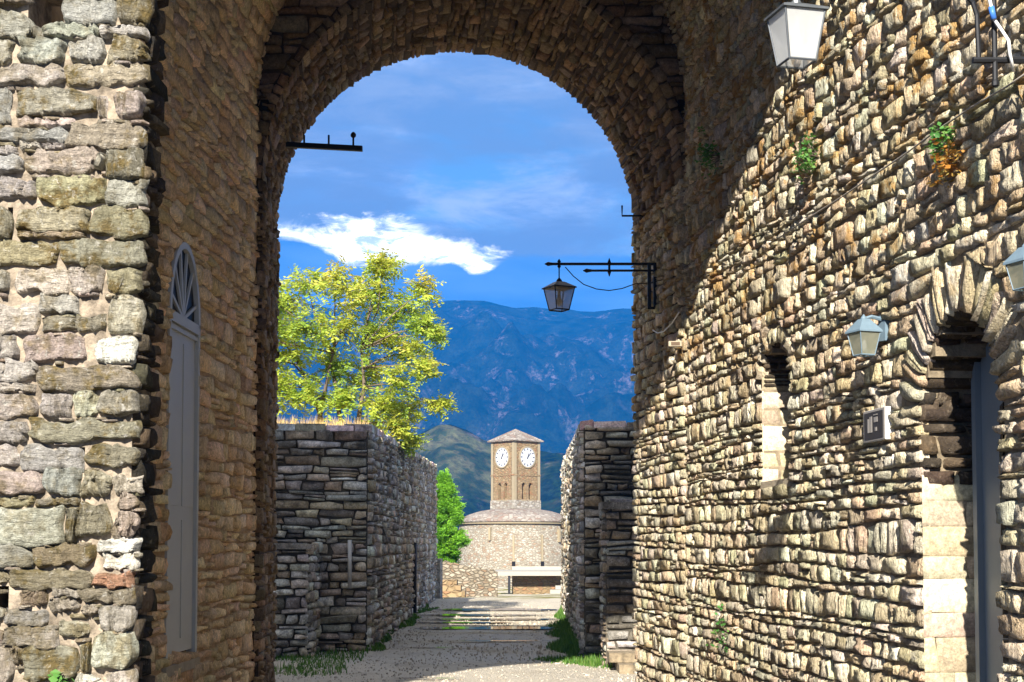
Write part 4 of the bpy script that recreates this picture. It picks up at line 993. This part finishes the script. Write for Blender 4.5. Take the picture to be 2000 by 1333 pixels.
    fs = [(4 * i + k, 4 * i + 4 + k, 4 * i + 5 + k, 4 * i + 1 + k) for i in range(n) for k in range(3)]
    mb.add(vs, fs).build('wall_body', MATS['masonry_low'], lw)
    pw = empty('wall_end', 'pale rubble wall stub at the far end of the left lane wall', 'wall')
    mb = MB(); mb.box(at(838, 1100, 53).x, at(862, 1100, 53).x, 52, 54, -.3, at(850, 1092, 53).z); mb.build('wall_body', MATS['masonry_pale'], pw)
make_tower()

# ---- far hills and mountain
def make_mountain():
    m, g, b = new_mat('mountain_side'); geo = g('ShaderNodeNewGeometry'); pos = geo.outputs['Position']
    n1 = g.noise(pos, .006, 7, .65); n2 = g.noise(pos, .03, 6, .7); n3 = g.noise(pos, .11, 4, .7); n4 = g.noise(pos, .3, 5, .75)
    z = g('ShaderNodeSeparateXYZ', i={0: pos}).outputs[2]
    col = g.mix(g.sstep(n2, .35, .65), (.003, .011, .012, 1), (.012, .022, .021, 1))
    n5 = g.noise(g.vmul(pos, (.03, .012, .012)), 1., 7, .72, .6)
    rock = g.math('MULTIPLY', g.math('MULTIPLY', g.sstep(n5, .50, .62), g.sstep(n3, .40, .62)), g.sstep(n1, .38, .58))
    col = g.mix(rock, col, (.10, .09, .12, 1))
    low = g.sstep(z, 190, 60)
    mead = g.math('MULTIPLY', low, g.sstep(g.noise(pos, .012, 5, .6), .54, .64))
    col = g.mix(mead, col, g.mix(n3, (.035, .06, .02, 1), (.10, .085, .05, 1)))
    fo = g.math('MULTIPLY', low, g.sstep(g.noise(pos, .075, 6, .7), .47, .54)); col = g.mix(g.math('MULTIPLY', fo, .85), col, (.010, .022, .010, 1))
    col = g.mix(1., col, g('ShaderNodeCombineColor', i={k: g.sstep(n4, .3, .7, .45, 1.5) for k in range(3)}).outputs[0], 'MULTIPLY')
    g.set(b.inputs['Base Color'], col); b.inputs['Roughness'].default_value = 1; b.inputs['Specular IOR Level'].default_value = .0
    def hill(name, y0, y1, ny, prof, amp, seed, x0=-.42, x1=.42, nx=300):
        vs, fs = [], []
        for j in range(ny + 1):
            t = j / ny; Y = y0 + (y1 - y0) * t
            for i in range(nx + 1):
                X = Y * (x0 + (x1 - x0) * i / nx)
                p = Vector((X / 420., Y / 420., seed))
                r = 1 - abs(mnoise.noise(p * 1.0)); r2 = 1 - abs(mnoise.noise(p * 2.3 + Vector((7, 0, 0)))); fb = mnoise.fractal(p * 5, .9, 2.1, 5)
                z = prof(t, X, Y) + amp * (math.sin(math.pi * min(1, t * .985)) + .05) * ((r ** 2 - .55) * .9 + (r2 ** 2 - .5) * .5 + fb * .22)
                vs.append((X, Y, z))
        w = nx + 1
        for j in range(ny):
            for i in range(nx): a = j * w + i; fs.append((a, a + 1, a + w + 1, a + w))
        print(name, 'zmax', max(v[2] for v in vs)); o = link(name, mesh(name, vs, fs, True), m); tag(o, kind='structure')
    # the big range: climbs from the valley to a level crest under the cloud
    hill('mountain', 1250, 2900, 260, lambda t, X, Y: -60 + 525 * (.10 * t + .90 * t ** 1.35) + 16 * mnoise.noise(Vector((X / 260., 0, 2))) + 9 * mnoise.noise(Vector((X / 60., Y / 90., 2))), 135, 3.3)
    def foot(t, X, Y):
        u = X / Y; k = math.exp(-((u + .045) / .035) ** 2) * 34 + math.exp(-((u - .05) / .05) ** 2) * 26 + 30
        return -110 + (110 + k) * math.sin(min(1, t * 1.25) * math.pi / 2)
    hill('hills', 420, 1180, 120, foot, 40, 8.1)
make_mountain()
# ---- trees
def leaf_mesh(name, sprigs, mat, parent, leaf=(.13, .05), per=9, seed=1, spread=.28, droop=.3):
    """sprigs: (point, size, tone). Each sprig is a pinnate spray of narrow leaflets"""
    rng = random.Random(seed); vs, fs, ts = [], [], []
    for (p, sz, tone) in sprigs:
        ax = Vector((rng.gauss(0, 1), rng.gauss(0, 1), rng.gauss(-droop, .6))).normalized(); side = ax.cross(Vector((rng.gauss(0, .3), rng.gauss(0, .3), 1))).normalized()
        up = side.cross(ax)
        for k in range(per):
            t = (k // 2 + .5) / (per / 2); sg = -1 if k % 2 else 1
            b = Vector(p) + ax * (t * spread * sz) + Vector((rng.gauss(0, .012), rng.gauss(0, .012), rng.gauss(0, .012)))
            d = (side * sg + ax * rng.uniform(.2, .7) + up * rng.uniform(-.5, .3)).normalized(); l = leaf[0] * sz * rng.uniform(.7, 1.2); w = leaf[1] * sz * rng.uniform(.8, 1.2)
            nrm = d.cross(up + Vector((rng.gauss(0, .4), rng.gauss(0, .4), rng.gauss(0, .4)))).normalized() * w
            n = len(vs); tip = b + d * l; mid = b + d * l * .5 - up * l * .06
            vs += [tuple(b), tuple(mid + nrm * .5), tuple(tip), tuple(mid - nrm * .5)]; fs.append((n, n + 1, n + 2, n + 3))
            v = min(1, max(0, tone + rng.gauss(0, .13))); ts += [v, v, v, 1.] * 4
    me = mesh(name, vs, fs); a = me.attributes.new('tint', 'FLOAT_COLOR', 'POINT'); a.data.foreach_set('color', ts)
    return link(name, me, mat, parent)
def make_locust():
    rng = random.Random(17); Y = 33.; b = at(640, 850, Y); b.z = 4.1
    t = empty('locust_tree', 'yellow-green locust tree leaning over the left lane wall', 'tree', loc=b)
    trunk = MB(); limbs = MB(); sprigs = []
    # crown clumps given as photo-plane centres and radii, spread in depth
    cl = [(560, 590, .55), (600, 560, .6), (655, 560, .62), (700, 590, .62), (745, 530, .42), (735, 580, .5), (790, 610, .5), (820, 570, .38), (830, 640, .42), (600, 640, .7), (670, 650, .75), (740, 670, .7), (800, 690, .52), (570, 700, .6), (640, 720, .7), (710, 740, .65), (775, 750, .55), (830, 720, .36), (600, 780, .55), (680, 790, .55), (745, 800, .5), (800, 800, .42), (720, 835, .38), (770, 838, .4), (795, 862, .28), (850, 655, .22), (855, 790, .2), (520, 640, .7), (490, 720, .8), (520, 580, .5), (460, 640, .8), (755, 515, .25), (550, 760, .6)]
    stems = []
    for k in range(4):
        a = at(575 + k * 45, 856, Y); p0 = Vector((rng.uniform(-.5, .6), rng.uniform(-.2, .5), -.35)); q = [p0]
        dr = Vector(((k - 1.5) * .16, rng.uniform(-.1, .1), 1)).normalized()
        for i in range(6):
            dr = (dr + Vector((rng.gauss(0, .12), rng.gauss(0, .12), .02))).normalized(); q.append(q[-1] + dr * .42)
        stems.append(q); trunk.tube(q, [.075, .066, .058, .05, .042, .034, .024], 7)
    trunk.build('trunk', MATS['bark'], t, True)
    for (px, py, r) in cl:
        c = at(px, py, Y + rng.uniform(-.9, .9)) - b
        q = min((p for s in stems for p in s[2:]), key=lambda p: (p - c).length)
        m1 = q.lerp(c, .5) + Vector((rng.gauss(0, .12), rng.gauss(0, .12), rng.gauss(.08, .08))); limbs.tube([q, m1, c], [.026, .017, .008], 5)
        tone = rng.uniform(.25, .62)
        for i in range(int(7 + r * 26)):
            dv = Vector((rng.gauss(0, 1), rng.gauss(0, 1), rng.gauss(.15, .8))).normalized() * r * rng.uniform(.55, 1.15); md = c + dv * .5 + Vector((rng.gauss(0, .04), 0, .06)); limbs.tube([c, md, c + dv], [.007, .005, .002], 4)
            tn = tone + rng.uniform(-.15, .15)
            for m_ in range(rng.randint(4, 7)):
                f_ = rng.uniform(.35, 1.02); p = (c.lerp(md, f_ * 2) if f_ < .5 else md.lerp(c + dv, f_ * 2 - 1)) + Vector((rng.gauss(0, .035), rng.gauss(0, .035), rng.gauss(0, .035)))
                sprigs.append((p, rng.uniform(.75, 1.3), tn + .22 * dv.z / r))
    limbs.build('branches', MATS['bark'], t, True)
    leaf_mesh('crown', sprigs, MATS['leaf_locust'], t, (.105, .040), 11, 5, .26)
make_locust()
def make_conifer():
    rng = random.Random(8); Y = 72.; b = at(876, 1100, Y); b.z = ground_z(0, Y)
    t = empty('green_bush', 'vivid green conifer bush between the left lane wall and bastion', 'tree', loc=b)
    MB().tube([(0, 0, -.2), (.03, 0, 1.0), (0, .02, 2.6)], [.14, .10, .03], 8).build('trunk', MATS['bark'], t, True)
    sprigs = []
    def env(h):     # half-width of the crown at height h (0..1)
        return 1.16 * math.sin(min(1, (h + .06) * 1.5) * math.pi / 2) * (1 - max(0, h - .42) / .60) ** .8
    ztop = at(860, 932, Y).z - b.z; zlow = .5
    lobes = []
    for k in range(150):
        h = rng.random() ** .9; a = rng.uniform(0, 6.283); rr = env(h) * rng.uniform(.3, 1.05)
        lobes.append((Vector((rr * math.cos(a) - .25 * h, rr * math.sin(a), zlow + (ztop - zlow) * h)), rng.uniform(.16, .34), rng.uniform(.25, .75)))
    for (c, r, tone) in lobes:
        for i in range(int(800 * r * r) + 14):
            d = Vector((rng.gauss(0, 1), rng.gauss(0, 1), rng.gauss(.2, 1))).normalized() * r * rng.random() ** .35; sprigs.append((c + d, rng.uniform(.6, 1.1), tone + .25 * d.z / r))
    limbs = MB()
    for (c, r, _) in lobes[:40]: limbs.tube([(0, 0, c.z * .7), c * .6 + Vector((0, 0, c.z * .3)), c], [.03, .02, .008], 4)
    limbs.build('branches', MATS['bark'], t, True)
    leaf_mesh('crown', sprigs, MATS['leaf_conifer'], t, (.13, .05), 7, 6, .16, -.5)
make_conifer()

def wall_plant(px, py, name, label, mat, n, r, seed, mapd=.06, leaf=(.042, .028)):
    # where the pixel's ray meets the right-hand wall
    u = at(px, py, 1.); s = 3.56 / (u.x + .104); p = at(px, py, s); c = Vector(map_right(s, p.z, mapd)); rng = random.Random(seed)
    t = empty(name, label, 'plant', loc=c); sp = []; st = MB()
    for i in range(n):
        d = Vector((rng.uniform(-1, .1), rng.gauss(0, .8), rng.gauss(0, .8))) * r; sp.append((d, rng.uniform(.7, 1.2), rng.random()))
        if i % 3 == 0: st.tube([(.07, 0, -r * .3), d * .5, d], [.004, .003, .002], 4)
    st.build('stems', MATS['bark'], t); leaf_mesh('leaves', sp, mat, t, leaf, 6, seed, .08)
wall_plant(1597, 300, 'wall_plant', 'small green plant rooted in the wall below the white lantern', MATS['leaf_wall'], 40, .10, 1)
wall_plant(1868, 268, 'wall_plant', 'green tuft growing high on the right wall above rusty leaves', MATS['leaf_wall'], 24, .055, 2)
wall_plant(1878, 312, 'wall_plant', 'rusty orange withered tuft high on the right wall', MATS['leaf_rust'], 26, .06, 3)
wall_plant(1410, 300, 'wall_plant', 'dark green plant in the shaded wall beside the arch', MATS['leaf_wall'], 40, .13, 4)
wall_plant(1425, 1235, 'wall_plant', 'green weed low on the sunlit wall', MATS['leaf_wall'], 16, .10, 6)
def left_tuft():
    p = at(122, 1318, YF - .05); t = empty('wall_plant', 'tiny bright green leaf at the foot of the mossy wall', 'plant', loc=p); rng = random.Random(2)
    leaf_mesh('leaves', [(Vector((rng.gauss(0, .015), 0, rng.gauss(0, .008))), 1., .8) for _ in range(5)], MATS['leaf_wall'], t, (.06, .05), 4, 3, .05)
    MB().tube([(0, .06, -.02), (0, 0, 0)], .004, 5).build('stems', MATS['bark'], t)
left_tuft()

# ---- lanterns and ironwork
def lantern(name, label, top, w, h, glass, metal, rz=0., cap=.36, bulb=True, taper=.62, group='square lanterns'):
    """four-sided tapering lantern; top is the middle of its roof edge"""
    t = empty(name, label, 'lantern', group, loc=top); t.rotation_euler = (0, 0, rz)
    a, b = w / 2, w / 2 * taper
    e = a * 1.10
    vs = [(-e, -e, 0), (e, -e, 0), (e, e, 0), (-e, e, 0), (-a * .35, -a * .35, w * cap * .8), (a * .35, -a * .35, w * cap * .8), (a * .35, a * .35, w * cap * .8), (-a * .35, a * .35, w * cap * .8), (-e, -e, -.012), (e, -e, -.012), (e, e, -.012), (-e, e, -.012)]
    MB().add(vs, [(0, 1, 5, 4), (1, 2, 6, 5), (2, 3, 7, 6), (3, 0, 4, 7), (4, 5, 6, 7), (8, 9, 1, 0), (9, 10, 2, 1), (10, 11, 3, 2), (11, 8, 0, 3), (11, 10, 9, 8)]).build('lantern_roof', metal, t)
    MB().lathe((0, 0, w * cap * .8), [(a * .3, -.005), (a * .22, w * .08), (a * .12, w * .14), (.004, w * .2)], 10).build('finial', metal, t, True)
    cs = [(-1, -1), (1, -1), (1, 1), (-1, 1)]
    for i, (sx, sy) in enumerate(cs):
        MB().tube([(sx * a * .96, sy * a * .96, -.01), (sx * b, sy * b, -h)], w * .025, 5).build('corner_bar', metal, t)
        nx, ny = cs[(i + 1) % 4]
        MB().add([(sx * a * .95, sy * a * .95, -.013), (nx * a * .95, ny * a * .95, -.013), (nx * b * .99, ny * b * .99, -h + .002), (sx * b * .99, sy * b * .99, -h + .002)], [(0, 1, 2, 3)]).build('glass_pane', glass, t)
        MB().tube([(sx * b, sy * b, -h), (nx * b, ny * b, -h)], w * .03, 5).build('bottom_rail', metal, t)
    if bulb:
        MB().lathe((0, 0, -h * .85), [(.01, 0), (w * .10, h * .10), (w * .13, h * .22), (w * .08, h * .40), (w * .06, h * .55), (w * .06, h * .8)], 12).build('bulb', MATS['clock_white'], t, True)
    return t
def arch_lamp():
    Y = 17.2; xw = AC0 + AR - .115; pz = at(1190, 516, Y).z; x_l = at(1072, 515, Y).x; z2 = at(1190, 529, Y).z; jx = AC0 + (AC1 - AC0) * .48 + AR
    t = empty('lamp_bracket', 'black iron wall bracket reaching out from the right side of the arch', 'bracket', loc=(jx, Y, pz)); O = Vector(t.location)
    L = lambda *p: tuple(Vector(p) - O)
    MB().tube([L(jx - .02, Y, pz), L(x_l + .03, Y, pz)], .017, 8).build('upper_bar', MATS['iron'], t)
    MB().tube([L(jx - .05, Y, z2), L(at(1152, 528, Y).x, Y, z2)], .014, 8).build('lower_bar', MATS['iron'], t)
    for (x, z) in ((x_l, pz), (at(1147, 528, Y).x, z2)): o = MB().lathe((0, 0, 0), [(.004, -.05), (.026, -.01), (.02, .02), (.016, .05)], 8).build('bar_tip', MATS['iron'], t); o.location = L(x, Y, z); o.rotation_euler = (0, R(90), 0)
    for px, za, zb in ((1092, pz + .06, pz - .06), (1190, pz + .07, z2 - .07)):
        x = at(px, 515, Y).x; h = za - zb; MB().lathe(L(x, Y, zb), [(.003, 0), (.022, h * .25), (.014, h * .4), (.014, h * .6), (.022, h * .75), (.003, h)], 8).build('collar', MATS['iron'], t, True)
    for px in (1268, 1279):
        x = at(px, 515, Y).x; MB().box(*sum([[a, b] for a, b in zip(L(x - .02, Y - .02, at(px, 602, Y).z), L(x + .02, Y + .02, pz))], [])).build('wall_bar', MATS['iron'], t)
    MB().tube([L(at(1262, 0, Y).x - .0, Y, at(1262, 602, Y).z), L(jx + .06, Y, at(1262, 602, Y).z)], .018, 6).build('foot_bar', MATS['iron'], t)
    xl = at(1092, 515, Y).x; lt = at(1092, 562, Y)
    MB().tube([L(xl, Y, pz - .04), L(xl, Y, lt.z + .09)], .008, 6).build('hanger_rod', MATS['iron'], t)
    lantern('street_lantern', 'small dark lantern hanging in the arch opening against the sky', (xl, Y, lt.z), .275, .265, MATS['glass_amber'], MATS['iron'], R(28), .3)
    pts = [at(1104, 522, Y), at(1120, 540, Y), at(1140, 556, Y), at(1165, 565, Y), at(1190, 568, Y), at(1215, 564, Y), at(1240, 555, Y), (jx - .02, Y + .1, at(1250, 550, Y).z)]
    o = MB().tube(pts, .006, 5).build('lamp_cable', MATS['iron'], None, True); tag(o, 'thin dark cable sagging below the lamp bracket in the arch', 'cable')
    # hook above it and iron bar on the opposite side
    Yh = 18.0; a = at(1215, 422, Yh); jh = AC0 + (AC1 - AC0) * .8 + AR
    o = MB().tube([(jh + .02, Yh, a.z), a, at(1215, 402, Yh)], .013, 6).build('wall_hook', MATS['iron']); tag(o, 'small bent iron hook on the right side of the arch', 'hook')
    Yb = 17.4; t = empty('iron_bar', 'black iron bar with three upright pins on the left of the arch', 'bar', loc=at(568, 287, Yb)); O = Vector(t.location); jl = -AR - .1
    e0, e1 = at(520, 281, Yb) - O, at(708, 291, Yb) - O
    MB().box(0, 1, -.03, .03, -.03, .03, lambda x, y, z: tuple(e0.lerp(e1, x) + Vector((0, y, z)))).build('beam', MATS['iron'], t)
    for i, px in enumerate((594, 642, 690)):
        p = at(px, 287, Yb) - O; MB().tube([p, p + Vector((0, 0, .14))], .013, 6).build('pin', MATS['iron'], t)
        if i == 2: MB().lathe(p + Vector((0, 0, .10)), [(.005, 0), (.03, .02), (.035, .045), (.02, .07), (.003, .08)], 8).build('knob', MATS['iron'], t)
    o = MB().tube([at(1275, 645, 17.0), at(1284, 651, 16.9), at(1296, 648, 16.6), at(1312, 632, 16.2), at(1326, 610, 15.9)], .008, 5).build('wall_cable', MATS['white_cable'], None, True); tag(o, 'short pale looped cable at the shadow edge of the wall', 'cable')
    t = empty('junction_box', 'small pinkish box fixed to the wall corner below the arch lamp', 'box', loc=at(1318, 672, 15.9)); MB().box(-.07, .07, -.04, .05, -.03, .025).build('case', MATS['plaster'], t); MB().box(-.045, .05, -.046, .03, -.02, .015).build('cover', MATS['timber'], t)
arch_lamp()
def white_lamp():
    Y = 7.7; lt = at(1555, 26, Y); h = (at(1555, 26, Y) - at(1555, 124, Y)).z; w = 88 / FPX * Y
    lantern('street_lantern', 'large white-glazed lantern hanging at the top right', lt, w, h, MATS['glass_dusty'], MATS['iron_grey'], R(14), .22, taper=.64)
    xw = XR(Y); t = empty('lamp_bracket', 'dark iron bracket at the top right corner above the wall plant', 'bracket', loc=(xw, Y, lt.z)); O = Vector(t.location); L = lambda p: tuple(Vector(p) - O)
    zb = at(1935, 118, Y).z
    MB().tube([L(at(1900, 118, Y)), L(at(1985, 118, Y))], .018, 8).build('cross_bar', MATS['iron'], t)
    MB().tube([L(at(1912, 118, Y)), L(at(1908, 30, Y)), L(at(1900, 5, Y)), L(at(1880, -15, Y)), L(at(1820, -50, Y)), L(at(1700, -70, Y)), L(at(1555, -75, Y))], .014, 8).build('scroll', MATS['iron'], t)
    MB().tube([L(at(1944, 165, Y)), L(at(1941, 0, Y)), L(at(1940, -110, Y))], .015, 8).build('upright', MATS['iron'], t)
    MB().tube([L(at(1990, -95, Y)), L(at(1548, -95, Y))], .018, 8).build('arm', MATS['iron'], t)
    MB().tube([L(at(1555, -75, Y)), L((lt.x, Y, lt.z + .05))], .009, 6).build('hanger_rod', MATS['iron'], t)
    MB().lathe(L(at(1944, 172, Y)), [(.003, 0), (.02, .01), (.02, .03), (.012, .05)], 8).build('finial', MATS['iron'], t)
    for px in (1975,):
        MB().tube([L(at(px, 118, Y)), L((XR(Y) + .1, Y, zb))], .02, 6).build('wall_pin', MATS['iron'], t)
    o = MB().tube([at(1925, -40, Y - .05), at(1935, 10, Y - .05), at(1940, 36, Y - .05), at(1958, 62, Y - .05), at(1970, 80, Y - .05), at(1972, 105, Y - .05), at(1980, 140, Y)], .009, 6).build('lamp_cable', MATS['white_cable'], None, True); tag(o, 'thick white cable bending down beside the top right bracket', 'cable')
    o = MB().tube([at(1936, 14, Y - .06), at(1941, 38, Y - .06)], .016, 8).build('cable_sleeve', MATS['blue_cap'], None, True); tag(o, 'blue sleeve on the white cable by the bracket', 'cable sleeve')
    o = MB().tube([at(1552, -10, Y - .03), at(1557, 22, Y - .02)], .01, 6).build('lamp_cable', MATS['white_cable'], None, True); tag(o, 'short white cable entering the top of the white lantern', 'cable')
white_lamp()
def on_wall(px, py):
    u = at(px, py, 1.); s = 3.56 / (u.x + .104); return s, at(px, py, s).z
def wall_lights():
    for (px, py, hh, label) in ((1735, 648, 72, 'blue-grey wall lantern fixed above the small dark sign'), (2066, 512, 84, 'grey wall lantern cut off by the right edge')):
        s, z = on_wall(px, py); p = Vector(map_right(s, z, .17)); w = hh * .66 / FPX * s
        t = lantern('wall_lantern', label, p, w, hh * .66 / FPX * s, MATS['glass_pale'], MATS['lead_paint'], R(20), .62, group='lanterns fixed to the right wall')
        MB().tube([(0, 0, w * .5), (.06, 0, w * .62), (.17, 0, w * .5)], .014, 6).build('arm', MATS['lead_paint'], t)
        MB().box(.14, .20, -.04, .04, -.06, w * .7).build('back_plate', MATS['lead_paint'], t)
wall_lights()
def wall_sign():
    s0, s1 = 10.26, 9.84; z0, z1 = at(1707, 862, 10.05).z, at(1707, 800, 10.05).z
    t = empty('wall_sign', 'small dark square sign with pale print on the sunlit wall', 'sign', loc=map_right(10.05, .5 * (z0 + z1), .08)); O = Vector(t.location)
    F = lambda s, d, z: tuple(Vector(map_right(s, z, d)) - O)
    MB().box(s1, s0, -.03, .046, z0, z1, F).build('board', MATS['sign_white'], t)
    MB().box(s1 + .006, s0 - .006, .047, .051, z0 + .004, z1 - .004, F).build('frame', MATS['sign_frame'], t)
    MB().box(s1 + .03, s0 - .03, .052, .055, z0 + .018, z1 - .018, F).build('face', MATS['sign_dark'], t)
    W = s0 - s1; H = z1 - z0
    for (a, b, c, d) in ((.55, .66, .28, .78), (.69, .76, .28, .72), (.30, .46, .58, .74), (.33, .42, .30, .42), (.30, .48, .80, .83)):
        MB().box(s1 + a * W, s1 + b * W, .056, .058, z0 + c * H, z0 + d * H, F).build('printed_mark', MATS['sign_frame'], t)
wall_sign()
def wall_wire():
    pts = []
    for (px, py) in ((1535, 468), (1600, 425), (1660, 388), (1720, 348), (1790, 302), (1850, 258), (1920, 212), (1990, 172), (2060, 125)):
        s, z = on_wall(px, py); pts.append(map_right(s, z, .075))
    o = MB().tube(pts, .006, 5).build('wall_cable', MATS['grey_cable'], None, True); tag(o, 'long grey cable running slantwise across the upper right wall', 'cable')
wall_wire()

# ---- the air between here and the mountains
def make_haze():
    mb = MB(); mb.box(-1600, 1600, -120, 3150, -260, HAZE_TOP)
    m = bpy.data.materials.new('air'); m.use_nodes = True; g = NT(m.node_tree); out = g('ShaderNodeOutputMaterial')
    v = g('ShaderNodeVolumePrincipled'); v.inputs['Color'].default_value = (.008, .27, .92, 1); v.inputs['Density'].default_value = HAZE_D; v.inputs['Anisotropy'].default_value = 0.
    g.t.links.new(v.outputs[0], out.inputs['Volume'])
    o = mb.build('haze', m); tag(o, kind='stuff')
HAZE_TOP, HAZE_D = 515, .00020
make_haze()
